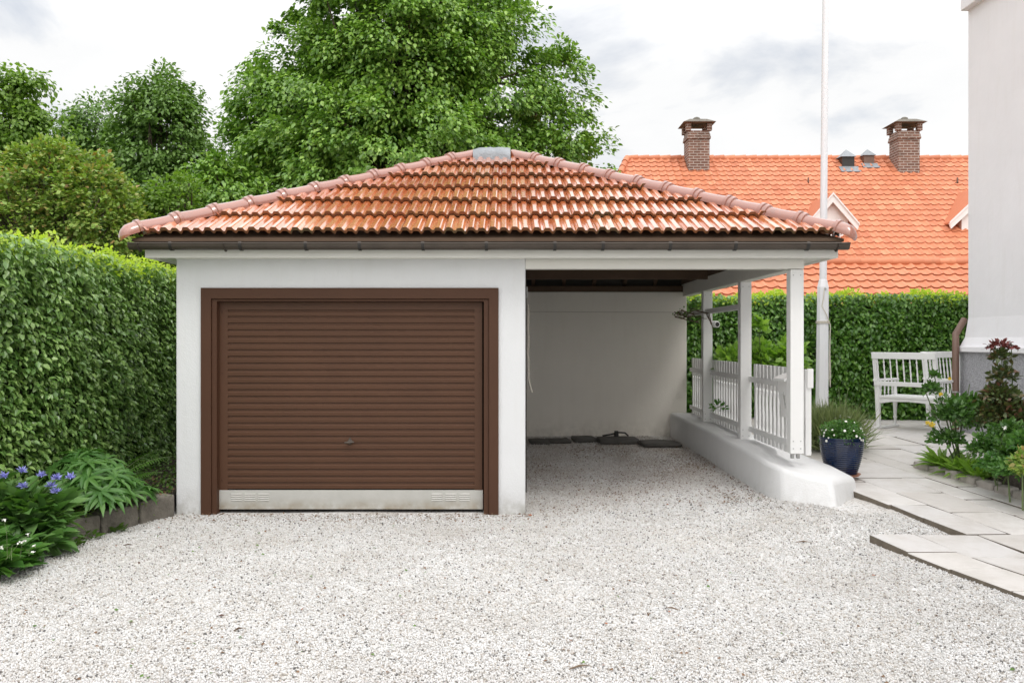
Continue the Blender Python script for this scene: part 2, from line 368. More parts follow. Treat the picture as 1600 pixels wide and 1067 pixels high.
# cobalt pot
m, t, b = mat0('cobalt_glaze'); v = coord(t)
c = mixc(t, mathn(t, 'MULTIPLY_ADD', noise(t, v, 6, 6), 2, -.6, clamp=True), (.002,.006,.024), (.003,.018,.066))
t.links.new(c, b.inputs['Base Color']); b.inputs['Roughness'].default_value = .1; M['cobalt'] = m

# ------------------------------------------------------------------ setting
def sheet(name, x0, x1, nx, y0, y1, ny, fz, mat):
    xs = np.linspace(x0, x1, nx); ys = np.linspace(y0, y1, ny)
    g = MB(); vs = [(x, y, float(fz(x, y))) for y in ys for x in xs]
    g.raw(vs, [(j*nx+i, j*nx+i+1, (j+1)*nx+i+1, (j+1)*nx+i) for j in range(ny-1) for i in range(nx-1)])
    o = g.build(name, mat, smooth=True); return tag(o, kind='structure')
sheet('ground', -400, 400, 9, -60, 700, 9, lambda x, y: -.12, M['ground'])
sheet('gravel_driveway', -6.5, 6.5, 66, -3, 13.75, 84, lambda x, y: float(zg(x, y)), M['gravel'])

# kerb polyline on the left (plan)
KP = [(-3.12, 8.46), (-3.34, 7.86), (-3.62, 7.2), (-3.82, 6.5), (-3.95, 5.6), (-4.0, 4.2)]
def kerb_x(y):
    ys = np.array([p[1] for p in KP][::-1]); xs_ = np.array([p[0] for p in KP][::-1]); return np.interp(y, ys, xs_)
# soil bed left
g = MB(); nb = 40; ys = np.linspace(3.0, 17, nb); vs = []; NXS = 12
for y in ys:
    xr = float(kerb_x(min(y, 8.46))) - .10 if y < 8.46 else -3.155
    for i in range(NXS):
        x = -6 + (xr + 6) * i / (NXS - 1)
        vs.append((x, y, .17 + .02 * math.sin(7*x+3*y) + .012 * math.sin(13*y)))
g.raw(vs, [(j*NXS+i, j*NXS+i+1, (j+1)*NXS+i+1, (j+1)*NXS+i) for j in range(nb-1) for i in range(NXS-1)])
tag(g.build('soil_bed', M['soil'], smooth=True), kind='structure')

# paving slabs: courses c = X + .235 (Y - 7.11), cuts along X
def cx_(c, Y): return c - .235 * (Y - 7.11)
g = MB(); SIDE = []
def slab(c0, c1, Y0, Y1, gap=.011):
    c0 += gap*.7; c1 -= gap*.7; Y0 += gap; Y1 -= gap
    dz = random.uniform(-.004, .004); P = [(c0, Y0), (c1, Y0), (c1, Y1), (c0, Y1)]; n = 3
    top = []; e = .006
    q = [(cx_(c, Y) + random.uniform(-.012, .012), Y + random.uniform(-.02, .02)) for c, Y in P]
    mc = (sum(a for a, _ in q) / 4, sum(b for _, b in q) / 4)
    def ins(p, k): return (p[0] + k * (1 if mc[0] > p[0] else -1), p[1] + k * (1 if mc[1] > p[1] else -1))
    vs = [(p[0], p[1], float(zp(p[1])) + dz - .13) for p in q] + [(p[0], p[1], float(zp(p[1])) + dz - e) for p in q] + \
         [(*ins(p, e), float(zp(p[1])) + dz) for p in q]
    fs = [(8, 9, 10, 11)]
    for k in range(2):
        for i in range(4): fs.append((k*4+i, k*4+(i+1) % 4, (k+1)*4+(i+1) % 4, (k+1)*4+i))
    for q_ in range(1, 5): SIDE.append(len(g.f) + q_)
    g.raw(vs, fs)
courses = [3.63, 3.98, 4.45, 4.72, 4.99, 5.5, 5.95, 6.5, 7.0, 7.6, 8.2, 8.8]
random.seed(21)
for a, b_ in zip(courses[:-1], courses[1:]):
    Y = 7.11 if a < 4.99 else 9.76
    while Y < 14.3:
        L = random.uniform(.42, .95); Y1 = min(Y + L, 14.5)
        xm = cx_(a, (Y + Y1) / 2)
        if cx_(b_, Y1) > 3.05: slab(max(a, 2.93 + .235 * (Y1 - 7.11)) if xm < 2.9 else a, b_, Y, Y1)
        Y = Y1
c2 = [2.84, 3.22, 3.70, 4.08, 4.52, 4.99]
for a, b_ in zip(c2[:-1], c2[1:]):
    Y = 7.11
    while Y > 2.5:
        L = random.uniform(.42, .95); Y0 = Y - L
        slab(a, b_, Y0, Y)
        Y = Y0
pv = tag(g.build('paving', [M['paving'], M['slab_edge']]), kind='structure')
for i in SIDE: pv.data.polygons[i].material_index = 1
# bedding under the slabs
g = MB(); vs = []; n = 40
for j, y in enumerate(np.linspace(2.5, 14.6, n)):
    for c_ in ((2.87 if y < 7.09 else 3.66), 5.5, 9.5): vs.append((max(cx_(c_, y), 2.9 if y > 8.9 else -9), y, float(zp(y)) - .016))
g.raw(vs, [(j*3+i, j*3+i+1, j*3+i+4, j*3+i+3) for j in range(n-1) for i in range(2)])
tag(g.build('sand_bed', M['sand']), kind='structure')
# soil bed right
g = MB(); vs = []; n = 30
for j, y in enumerate(np.linspace(2.5, 9.72, n)):
    for i, c_ in enumerate(np.linspace(5.06, 11, 12)): vs.append((cx_(c_, y), y, float(zp(y)) + .05 + .015 * math.sin(9*y+5*c_)))
g.raw(vs, [(j*12+i, j*12+i+1, (j+1)*12+i+1, (j+1)*12+i) for j in range(n-1) for i in range(11)])
tag(g.build('soil_bed', M['soil'], smooth=True), kind='structure')

# rough little stone block
def rough_block(name, c, ax, ay, hz, mat, seed, label, cat, group, j=.012, ang=False):
    rr = random.Random(seed); bm = bmesh.new(); bmesh.ops.create_cube(bm, size=2)
    bmesh.ops.subdivide_edges(bm, edges=bm.edges, cuts=7 if ang else 3, use_grid_fill=True)
    ax = Vector((*ax, 0)); ay = Vector((*ay, 0)); c = Vector(c)
    for v in bm.verts:
        k = [abs(v.co[i]) > .99 for i in range(3)].count(True)
        s_ = v.co * (1 - (.015 if ang else .05) * max(0, k - 1))
        v.co = c + ax * s_.x + ay * s_.y + Vector((0, 0, hz * s_.z)) + Vector((rr.uniform(-j, j), rr.uniform(-j, j), rr.uniform(-j, j)))
    me = bpy.data.meshes.new(name); bm.to_mesh(me); bm.free(); me.shade_smooth()
    o = link(name, me, mat)
    sbs = o.modifiers.new('soft', 'SUBSURF'); sbs.levels = 1; sbs.render_levels = 1
    if mat == M['slate']: o.modifiers.remove(sbs)
    return tag(o, label, cat, group)
ORD = ['first', 'second', 'third', 'fourth', 'fifth', 'sixth', 'seventh', 'eighth', 'ninth', 'tenth', 'eleventh', 'twelfth']
# granite setts edging the right-hand bed
Y = 9.66; k = 0
while Y > 6.6:
    L = random.uniform(.19, .27); yc = Y - L/2; dx = -.235
    dvec = Vector((dx, 1)).normalized()
    rough_block('edging_stone', (cx_(5.0, yc), yc, float(zp(yc)) + .02), tuple(Vector((dvec.y, -dvec.x)) * .07), tuple(dvec * (L/2 - .008)), .055, M['sett'], k,
                f'small rough granite edging block, {ORD[min(k,11)]} from the far end of the rose bed edge' if k < 12 else 'small rough granite edging block of the rose bed beside the right edge of the paving',
                'edging stone', 'granite blocks edging the rose bed')
    Y -= L; k += 1
# left kerb stones
kl = ['long dark kerb stone against the garage corner', 'weathered kerb stone with a chipped face, second from the garage', 'short mossy kerb stone below the leafy plants',
      'mossy kerb stone sunk low beside the weeds', 'kerb stone hidden under the blue cornflowers', 'low kerb stone at the near left end of the bed', 'nearest kerb stone of the left bed under foliage']
P = Vector(KP[0]); seg = 0; tot = 0
ky = [8.45, 8.02, 7.62, 7.2, 6.75, 6.3, 5.7, 5.0]
for i in range(7):
    y1, y0 = ky[i], ky[i+1]; a = Vector((float(kerb_x(y1)), y1)); b_ = Vector((float(kerb_x(y0)), y0)); d = (b_ - a); L = d.length; d.normalize()
    m_ = (a + b_) / 2 + Vector((-abs(d.y), d.x if d.x < 0 else -d.x)) * .0
    hz = .115 - .008 * i
    rough_block('kerb_stone', (m_.x - .08, m_.y, hz - .02), tuple(Vector((d.y, -d.x)) * .085), tuple(d * (L/2 - .012)), hz + .0, M['kerb'], 40 + i, kl[i], 'kerb stone', 'kerb stones of the left flower bed', .007, True)

# ------------------------------------------------------------------ gravel stones (one mass)
octv = [(1,0,0),(-1,0,0),(0,1,0),(0,-1,0),(0,0,.75),(0,0,-.75)]
octf = [(0,2,4),(2,1,4),(1,3,4),(3,0,4),(2,0,5),(1,2,5),(3,1,5),(0,3,5)]
def gravel_pts(n):
    Y = 3.6 * (13.6 / 3.6) ** (rng.random(n) ** 1.0)
    X = (rng.random(n) * 2 - 1) * (Y * .62 + .3)
    ok = (X > kerb_x(np.minimum(Y, 8.46)) + .02) & ~((Y > 8.42) & (X < .16))
    ok &= ~((Y < 7.15) & (X > 2.84 - .235*(Y-7.11)*1.0)) & ~((Y >= 7.1) & (X > 3.63 - .235 * (Y - 7.11)))
    ok &= ~((Y > 7.9) & (X > 2.5 + .62 * (8.7 - Y).clip(-.0, .8)))
    ok &= X < 4.2
    return X[ok], Y[ok]
X, Y = gravel_pts(420000)
Z = zg(X, Y) + rng.uniform(-.002, .008, len(X))
s_ = rng.uniform(.0045, .0105, len(X)) * (1 + .25 * (Y > 8))
s3 = s_[:, None] * rng.uniform(.65, 1.15, (len(X), 3))
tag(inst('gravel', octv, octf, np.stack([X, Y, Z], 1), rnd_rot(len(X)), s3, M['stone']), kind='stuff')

TW = []
# dead leaves and bits lying on the gravel
def litter(n, fx, name, mat, smin, smax, kindlabel=None):
    X, Y = fx(n); Z = zg(X, Y) + .014; m_ = len(X)
    d = np.stack([rng.normal(size=m_), rng.normal(size=m_), rng.normal(size=m_) * .2], 1)
    nn = np.stack([rng.normal(size=m_) * .35, rng.normal(size=m_) * .35, np.ones(m_)], 1)
    o = leaves(name, LEAF2, np.stack([X, Y, Z], 1), d, nn, rng.uniform(smin, smax, m_), mat); return tag(o, kind='stuff')
def in_carport(n):
    X = rng.uniform(.3, 2.45, n); Y = 8.3 + 4.8 * rng.random(n)
    k = np.sin(X*3.1+1) * np.cos(Y*2.3) + rng.normal(size=n) * .5 > .1
    return X[k], Y[k]
litter(4200, in_carport, 'fallen_leaves', M['deadleaf'], .009, .03)
def in_front(n):
    Y = 4.2 * (8.5/4.2) ** rng.random(n); X = rng.uniform(-3.2, 2.6, n); return X, Y
litter(420, in_front, 'fallen_leaves', M['deadleaf'], .008, .028)
litter(22, in_front, 'fallen_leaves', M['rustleaf'], .02, .045)
litter(90, in_front, 'weed_seedlings', M['leaf_weed'], .012, .03)
def by_wall(n):
    X = rng.uniform(-3.1, 2.4, n); X = np.where(X > .2, rng.uniform(2.05, 2.42, n), X); Y = np.where(X < .2, 8.44 - rng.random(n) ** 2 * .35, rng.uniform(8.3, 13, n)); return X, Y
litter(900, by_wall, 'fallen_leaves', M['deadleaf'], .008, .03)
for px_, py_, L_, an_ in ((905, 1043, .13, .5), (1255, 853, .12, .0), (372, 984, .06, .9), (200, 853, .07, .3), (1050, 952, .08, 2.6)):
    Yt = F * 1.64 / (py_ - CY); p0_ = Vector((xx(px_, Yt), Yt, float(zg(xx(px_, Yt), Yt)) + .014)); g = MB(); d_ = Vector((math.cos(an_), math.sin(an_), 0)) * L_ / 2
    g.tube([p0_ - d_, p0_ + Vector((0, .006, .006)), p0_ + d_], [.003, .006, .002], 6)
    TW.append(g.build('twig', M['rafter'] if px_ < 500 else M['twig']))
tl_ = ['pale stripped twig lying near the bottom edge of the gravel', 'brown twig on the gravel in front of the low wall end', 'short dark twig on the gravel below the garage door', 'small dark twig on the gravel near the left kerb', 'little twig on the gravel right of the centre']
for o_, l_ in zip(TW, tl_): tag(o_, l_, 'twig', 'twigs lying on the gravel')

# ------------------------------------------------------------------ roof tiles
EDGE = []
def tile_slope(g, O, U, V, Nn, nrows, rl, tw, prof, lo, hi, thick=.018, lift=.03, jit=.003):
    O = Vector(O); U = Vector(U).normalized(); V = Vector(V).normalized(); Nn = Vector(Nn).normalized()
    np_ = len(prof)
    for r in range(nrows):
        v0 = r * rl; v1 = v0 + rl * 1.1
        if r == nrows - 1: v1 = v0 + rl
        j0 = math.floor(lo(v0) / tw); j1 = math.ceil(hi(v0) / tw)
        for j in range(j0, j1):
            ua = j * tw
            if ua + tw <= lo(v0) + .01 or ua >= hi(v0) - .01: continue
            dh = random.uniform(0, jit); dv = random.uniform(-jit, jit) * 1.5; sk = random.uniform(-jit, jit)
            vs = []; cross = ua < lo(v1) + .01 or ua + tw > hi(v1) - .01; nv = 6 if cross else 1
            rows_ = [('u', v0, 0)] + [('t', v0 + (v1 - v0) * q / nv, q / nv) for q in range(nv + 1)]
            for kind, v, q in rows_:
                for pu, ph in prof:
                    u = ua + pu * tw * .992
                    if kind == 'u': vv, h = v + dv + sk * pu + .006, ph * .9 + lift - thick + dh
                    else: vv, h = v + (dv + sk * pu) * (1 - q), ph + (lift + dh) * (1 - q) + dh * .3 * q
                    l_, h_ = lo(max(vv, 0)), hi(max(vv, 0))
                    if l_ > h_: l_ = h_ = (l_ + h_) / 2
                    u = min(max(u, l_), h_)
                    vs.append(O + U * u + V * vv + Nn * h)
            fs = []
            for q in range(nv + 1):
                for i in range(np_ - 1):
                    fs.append((q*np_+i, q*np_+i+1, (q+1)*np_+i+1, (q+1)*np_+i))
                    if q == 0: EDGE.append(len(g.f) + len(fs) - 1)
            g.raw(vs, fs)
PG = [(0,-.004),(.03,.0),(.10,.030),(.14,.034),(.30,.034),(.35,.029),(.45,.006),(.54,.004),(.60,.024),(.64,.027),(.80,.027),(.85,.022),(.94,.0),(1,-.004)]
PS = [(0,.012),(.1,.004),(.28,0),(.48,.004),(.6,.02),(.72,.038),(.84,.038),(.94,.022),(1,.012)]

# ------------------------------------------------------------------ garage
YF, YB = 8.485, 13.7
XL, XP, XR = xx(275, YF), xx(821, YF), xx(1257, YF)
garage = empty('garage', (0, YF, 0), 'white rendered garage with brown door and open carport under a glazed orange hipped roof', 'garage')
# masonry
dz0, dz1 = -.1, 2.43
ox0, ox1, otop = xx(317, YF), xx(777, YF), zz(452, YF)
wall_top = 2.52
g = MB(); g.prism([(XL, dz0), (ox0, dz0), (ox0, otop), (ox1, otop), (ox1, dz0), (XP, dz0), (XP, wall_top), (XL, wall_top)], YF, YF + .22)
wfront = bevel(g.build('front_wall', M['wall'], garage), .012, 3)
g = MB(); g.box(XL, XL + .22, YF + .221, YB - .001, dz0, wall_top); g.build('side_wall', M['wall'], garage)
g = MB(); g.box(XP - .2, XP, YF + .221, YB - .001, dz0, 2.46); g.build('partition_wall', M['wall'], garage)
g = MB(); g.box(XL, 2.72, YB, YB + .2, dz0, zz(456, YB)); bevel(g.build('rear_wall', M['rearwall'], garage), .012, 3)
g = MB(); g.box(ox0 - .3, ox1 + .3, 9.6, 9.62, dz0, 2.5); g.build('inner_lining', M['darkwood'], garage)
# door frame casing
g = MB(); x0, x1, zt = xx(315, YF), xx(779, YF), zz(450, YF)
x0b, x1b, ztb = xx(331, YF), xx(764, YF), zz(467, YF)
g.prism([(x0, .0), (x0b, .0), (x0b, ztb), (x1b, ztb), (x1b, .0), (x1, .0), (x1, zt), (x0, zt)], YF - .028, YF + .05)
fr = bevel(g.build('door_frame', M['frame'], garage), .004, 2)
x0c, x1c, ztc = xx(340, YF+.02), xx(756, YF+.02), zz(471, YF)
g = MB(); g.prism([(x0b + .001, .0), (x0c, .0), (x0c, ztc), (x1c, ztc), (x1c, .0), (x1b - .001, .0), (x1b - .001, ztb - .001), (x0b + .001, ztb - .001)], YF - .006, YF + .10)
bevel(g.build('rebate', M['frame'], fr), .003, 2)
# door leaf
YD = YF + .075
dx0, dx1 = xx(343, YD), xx(753.5, YD); dzt, dzb = zz(472, YD), zz(766, YD)
rx0, rx1 = xx(356, YD), xx(741.5, YD); rzt, rzb = zz(484, YD), zz(764, YD)
g = MB()
g.box(dx0, rx0, YD, YD + .03, dzb, dzt); g.box(rx1, dx1, YD, YD + .03, dzb, dzt); g.box(rx0, rx1, YD, YD + .03, rzt, dzt)
nr = 27; pitch = (rzt - rzb) / nr; pr = []
for i in range(nr):
    zc = rzt - i * pitch
    pr += [(YD + .014, zc), (YD + .011, zc - pitch*.22), (YD - .001, zc - pitch*.34), (YD - .003, zc - pitch*.42), (YD - .001, zc - pitch*.93), (YD + .012, zc - pitch*.955)]
pr += [(YD + .016, rzb), (YD + .028, rzb), (YD + .028, rzt)]
g.prism(pr, rx0, rx1, 'x')
door = g.build('garage_door', M['door'], garage)
for px_ in (347.5, 749.5):
    for py_ in (487, 583, 750):
        g = MB(); g.tube([at(px_, py_, YD + .001), at(px_, py_, YD + .001) + Vector((0, -.006, 0))], .008, 8); g.build('bolt', M['frame'], door)
g = MB(); gx0, gx1, gz0, gz1 = xx(342, YD), xx(754.5, YD), .035, zz(765, YD)
g.box(gx0, gx1, YD - .004, YD + .02, gz0, gz1 - .003); g.box(gx0, gx1, YD - .008, YD - .004, gz0, gz0 + .02)
kick = bevel(g.build('kick_plate', M['galv'], door), .002, 1); kick['label'] = 'grey galvanised kick plate'
for a0 in (361.5, 382.5, 403.5, 674.5, 696, 717.5):
    g = MB()
    for k in range(4):
        zc = zz(771 + k * 3.3, YD)
        g.prism([(YD - .0045, zc + .003), (YD - .012, zc - .003), (YD - .012, zc - .005), (YD - .0045, zc - .005)], xx(a0, YD), xx(a0 + 17, YD), 'x')
    g.build('air_vent', M['vent'], door)
hc = at(547, 690, YD)
g = MB(); g.lathe((0,0,0), [(.024, 0), (.024, .006), (.012, .010), (.011, .034), (.016, .04), (.016, .05), (.0, .052)], 16)
g.v = [(hc.x + v[0], hc.y - v[2], hc.z + v[1]) for v in g.v]
g.tube([hc + Vector((-.045, -.045, -.004)), hc + Vector((0, -.05, 0)), hc + Vector((.045, -.045, .003))], [.007, .012, .007], 8)
g.tube([hc + Vector((0, 0, .03)), hc + Vector((0, -.01, .03))], .011, 8)
g.build('door_handle', M['zinc'], door, smooth=True)

# roof geometry
RX0, RX1, RY0, RY1 = xx(218, 8.25), xx(1307, 8.25), 8.25, YB + .25
RZ = zz(368, 8.2); CXR = (RX0 + RX1) / 2; HW = (RX1 - RX0) / 2 + .05; HD = (RY1 - RY0) / 2 + .05; CYR = (RY0 + RY1) / 2
RIDGE = .24; RISE = 3.90 - RZ
roof = empty('roof_dummy', (0,0,0), None, None); bpy.data.objects.remove(roof)
E = [Vector((CXR - HW, CYR - HD, RZ)), Vector((CXR + HW, CYR - HD, RZ)), Vector((CXR + HW, CYR + HD, RZ)), Vector((CXR - HW, CYR + HD, RZ))]
A0, A1 = Vector((CXR - RIDGE, CYR, RZ + RISE)), Vector((CXR + RIDGE, CYR, RZ + RISE))
g = MB()
off = Vector((0, 0, -.03))
g.raw([e + off for e in E] + [A0 + off, A1 + off] + [e + off - Vector((0,0,.025)) for e in E] + [A0 + off - Vector((0,0,.025)), A1 + off - Vector((0,0,.025))],
      [(0,1,5,4),(1,2,5),(2,3,4,5),(3,0,4),(6,7,11,10),(7,8,11),(8,9,10,11),(9,6,10),(0,1,7,6),(1,2,8,7),(2,3,9,8),(3,0,6,9)])
roof = g.build('roof', M['rafter'], garage)
g = MB(); NR = 6; EDGE.clear()
slen = math.hypot(HD, RISE); V1 = Vector((0, HD, RISE)).normalized(); Nf = Vector((0, -RISE, HD)).normalized()
tw = xx(CX + 34.2, 8.2)
lo = lambda v: -HW + (HW - RIDGE) * min(1, v / slen); hi = lambda v: -lo(v)
tile_slope(g, (CXR, CYR - HD, RZ), (1,0,0), V1, Nf, NR, slen / NR, tw, PG, lo, hi, .03, .044, .005)
slen2 = math.hypot(HW - RIDGE, RISE)
for sg in (1, -1):
    V2 = Vector((-sg * (HW - RIDGE), 0, RISE)).normalized(); N2 = Vector((sg * RISE, 0, HW - RIDGE)).normalized()
    tile_slope(g, (CXR + sg * HW, CYR, RZ), (0, sg, 0), V2, N2, NR, slen2 / NR, tw, PG, lambda v: -HD * (1 - min(1, v/slen2)), lambda v: HD * (1 - min(1, v/slen2)), .03, .044, .005)
tile_slope(g, (CXR, CYR + HD, RZ), (-1,0,0), Vector((0,-HD,RISE)), Vector((0,RISE,HD)), NR, slen / NR, tw, PG, lo, hi, .03, .044, .005)
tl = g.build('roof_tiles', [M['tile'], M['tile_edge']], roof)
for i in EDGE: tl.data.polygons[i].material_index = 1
# hip caps
def hip_cap(a, b, first):
    d = (b - a).normalized(); sd_ = d.cross(Vector((0,0,1))).normalized(); u = sd_.cross(d).normalized(); L = (b - a).length
    g = MB(); seg = 12
    prof = [(-.05, .088, .0), (-.045, .100, .006), (-.015, .104, .008), (-.008, .096, .004), (.0, .096, .004), (.008, .106, .01), (.04, .106, .01), (.05, .094, .004), (L*.5, .090, 0), (L + .0, .088, 0)]
    if first: prof = [(-.16, .02, -.05), (-.155, .05, -.035), (-.13, .075, -.02), (-.09, .092, -.005), (-.04, .096, 0)] + prof[4:]
    vs = []
    for s_, r, dz in prof:
        r *= .93
        for k in range(seg + 1):
            an = -R(12) + (math.pi + R(24)) * k / seg
            vs.append(a + d * s_ + sd_ * (r * math.cos(an)) + u * (r * math.sin(an) * .95 + dz))
    n = len(prof); w_ = seg + 1
    fs = [(i*w_+k, i*w_+k+1, (i+1)*w_+k+1, (i+1)*w_+k) for i in range(n-1) for k in range(seg)]
    if first: fs.append(tuple(range(w_)))
    g.raw(vs, fs); return g.build('hip_tile', M['hip'], roof, smooth=True)
lift = Vector((0, 0, .03))
for e, a in ((E[0], A0), (E[1], A1), (E[2], A1), (E[3], A0)):
    e2 = e + lift + (a - e).normalized() * .04; a2 = a + lift
    for k in range(11):
        hip_cap(e2.lerp(a2, k / 11), e2.lerp(a2, (k + 1) / 11), k == 0)
# lead patch over the ridge
g = MB(); nx, ns = 14, 10; vs = []
rr = random.Random(5)
for i in range(nx):
    x = CXR - .25 + .46 * i / (nx - 1)
    drop = .035 * (abs(x - CXR) / .27) ** 3
    for k in range(ns):
        an = math.pi * (k - 1) / (ns - 3); r = .118 + rr.uniform(-.006, .006); sk_ = .07 if k in (0, ns - 1) else 0; an = min(max(an, 0), math.pi)
        vs.append((x + rr.uniform(-.005,.005), CYR - r * math.cos(an) * 1.15, RZ + RISE + .02 + r * math.sin(an) * .95 - drop - sk_ + rr.uniform(-.004, .004)))
g.raw(vs, [(i*ns+k, i*ns+k+1, (i+1)*ns+k+1, (i+1)*ns+k) for i in range(nx-1) for k in range(ns-1)])
g.build('lead_patch', M['lead'], roof, smooth=True)
# fascia boards, white eave board, soffit
g = MB(); fz0, fz1 = zz(381, RY0), RZ - .008
g.box(RX0, RX1, RY0, RY0 + .03, fz0, fz1); g.box(RX0, RX1, RY1 - .03, RY1, fz0, fz1)
g.box(RX0, RX0 + .03, RY0 + .031, RY1 - .031, fz0, fz1); g.box(RX1 - .03, RX1, RY0 + .031, RY1 - .031, fz0, fz1)
g.build('fascia', M['darkwood'], roof, bev=.003)
g = MB(); wz0, wz1 = zz(403, RY0 + .03), fz0 - .001
wx0, wx1 = xx(226, RY0+.03), xx(1310, RY0+.03)
g.box(wx0, wx1, RY0 + .035, RY0 + .06, wz0, wz1); g.box(wx0, wx0 + .025, RY0 + .061, RY1 - .05, wz0, wz1); g.box(wx1 - .025, wx1, RY0 + .061, RY1 - .05, wz0, wz1)
g.box(wx0, wx1, RY1 - .045, RY1 - .035, wz0, wz1)
g.build('eave_board', M['trim'], roof, bev=.003)
g = MB(); zs = wz0 + .02
g.box(wx0 + .026, wx1 - .026, RY0 + .061, YF - .03, zs, zs + .015)
g.box(wx0 + .026, XL - .001, YF - .029, RY1 - .05, zs, zs + .015); g.box(XR + .002, wx1 - .026, YF - .029, RY1 - .05, zs, zs + .015)
g.build('soffit', M['trim'], roof)
# gutters
def gutter(x0, x1):
    g = MB(); yc, zc, r = RY0 - .062, fz0 - .006, .058; seg = 12; vs = []
    xs = [x0, x1]
    for x in xs:
        for rr_ in (r, r - .004):
            for k in range(seg + 1):
                an = math.pi + math.pi * k / seg; vs.append((x, yc + rr_ * math.cos(an), zc + rr_ * math.sin(an)))
    w_ = seg + 1; fs = []
    for k in range(seg): fs += [(k, k+1, 2*w_+k+1, 2*w_+k), (w_+k, w_+k+1, 3*w_+k+1, 3*w_+k)]
    fs += [(0, w_, 3*w_, 2*w_), (seg, w_+seg, 3*w_+seg, 2*w_+seg)]
    fs += [tuple(range(w_)), tuple(range(2*w_, 3*w_))]
    g.raw(vs, fs); g.tube([(x0, yc - r, zc), (x1, yc - r, zc)], .007, 8)
    for xj in (xx(218, 8.18), xx(352, 8.18), xx(1307, 8.18)):
        pts = [(xj, yc + (r+.002) * math.cos(math.pi + math.pi*k/10), zc + (r+.002) * math.sin(math.pi + math.pi*k/10)) for k in range(11)]
        for a, b_ in zip(pts[:-1], pts[1:]): g.beam(a, b_, .03, .003, (1, 0, .01))
    return g.build('gutter', M['zinc'], roof, smooth=True), yc, zc, r
gut, gy, gz, gr = gutter(xx(201, 8.16), xx(1327, 8.16))
for px_ in (267, 376, 478, 562, 661, 760, 867, 942, 1047, 1149, 1262):
    g = MB(); xj = xx(px_, 8.16)
    pts = [Vector((xj, gy + (gr+.004) * math.cos(math.pi + math.pi*k/10), gz + (gr+.004) * math.sin(math.pi + math.pi*k/10))) for k in range(11)]
    pts = [pts[0] + Vector((0, .012, .012))] + pts + [pts[-1] + Vector((0, 0, .03))]
    for a, b_ in zip(pts[:-1], pts[1:]): g.beam(a, b_, .006, .024, (1, 0, .01)) if False else g.obox((a+b_)/2, (.014,0,0), (b_-a)/2*1.05, Vector((1,0,0)).cross((b_-a).normalized())*.003)
    g.build('gutter_bracket', M['darkmetal'], gut)
# beams
bz0, bz1 = zz(420, YF), wz0 + .019
g = MB(); g.box(XP + .001, XR, YF + .004, YF + .12, bz0, bz1 + .05); g.build('front_beam', M['trim'], garage, bev=.004)
g = MB(); g.box(XL - .002, XP, YF - .016, YF - .001, zz(404.5, YF) - .004, zs); g.build('frieze_board', M['trim'], garage, bev=.003)
g = MB(); PX0, PX1 = XR - .135, XR
g.box(PX0, PX1 - .002, YF + .121, YB + .15, bz0 - .005, bz0 + .18); g.build('side_beam', M['trim'], garage, bev=.004)
g = MB(); g.box(PX0 + .002, PX1 - .004, YF + .122, YB + .15, bz0 + .182, bz0 + .26); g.build('wall_plate', M['rafter'], garage)
# rafters seen through the carport opening
def rafter(a, b_):
    g = MB(); g.beam(a, b_, .05, .12); return g.build('rafter', M['rafter'], roof)
dn = Vector((0, 0, -.125))
for y in np.linspace(RY0 + .35, RY1 - .35, 9):
    k = 1 - abs(y - CYR) / HD
    rafter(Vector((CXR + HW - .06, y, RZ + .02)) + dn, Vector((CXR + HW - .06 - (HW - RIDGE) * k * .97, y, RZ + .02 + RISE * k * .97)) + dn)
for x in np.linspace(CXR + .1, CXR + HW - .35, 7):
    k = min(1, (CXR + HW - x) / (HW - RIDGE)) * .97
    rafter(Vector((x, CYR + HD - .06, RZ + .02)) + dn, Vector((x, CYR + HD - .06 - HD * k, RZ + .02 + RISE * k)) + dn)
rafter(E[2].lerp(A1, .02) + dn, A1 + dn); rafter(E[1].lerp(A1, .05) + dn, A1 + dn)
for y in (10.2, 12.0):
    g = MB(); g.box(XP - .1, PX1 - .02, y, y + .07, 2.462, 2.60); g.build('tie_beam', M['rafter'], roof)
g = MB(); g.box(XP, 2.72, YB + .02, YB + .12, zz(456, YB) + .001, zz(456, YB) + .09); g.build('tie_beam', M['rafter'], roof)
g = MB(); g.box(XP - .1, 2.72, YB + .13, YB + .15, zz(456, YB) + .001, 2.7); g.build('gable_boarding', M['darkwood'], roof)
# posts
def wz(Y): return .54 - .05 * (YB - Y) / 5.0
for px_, nm in ((1246, 'f'), (1163.5, 'm'), (1104.5, 'b')):
    Yp = (XR + PX0) / 2 / ((px_ - CX) / F)
    base = wz(Yp) + (.02 if nm == 'f' else -.01)
    if nm == 'f': Yp = YF + .068; base = zz(709, YF)
    g = MB(); g.box(PX0 + .004, PX1 - .004, Yp - .064, Yp + .064, base, bz0 - .0055)
    p_ = g.build('post', M['paint'], garage, bev=.006)
    for z in (base + .05, base + .12, bz0 - .06):
        for dx in (.03, .10): g = MB(); g.tube([(PX0 + dx, Yp - .064, z), (PX0 + dx, Yp - .069, z)], .006, 8); g.build('screw', M['metal'], p_)
    if nm == 'f':
        for dx in (.04, .095): g = MB(); g.box(PX0 + dx - .012, PX0 + dx + .012, Yp - .02, Yp + .02, base - .05, base); g.build('post_shoe', M['metal'], p_)
        YPf = Yp
    elif nm == 'm': YPm = Yp
    else: YPb = Yp
g = MB(); zr = 2.04; g.box(PX0 + .03, PX1 - .04, YPb + .065, YB, zr - .035, zr + .03); g.box(PX0 + .03, PX1 - .04, YPm + .065, YPb - .065, zr - .035, zr + .03)
g.build('side_rail', M['paint'], garage, bev=.004)
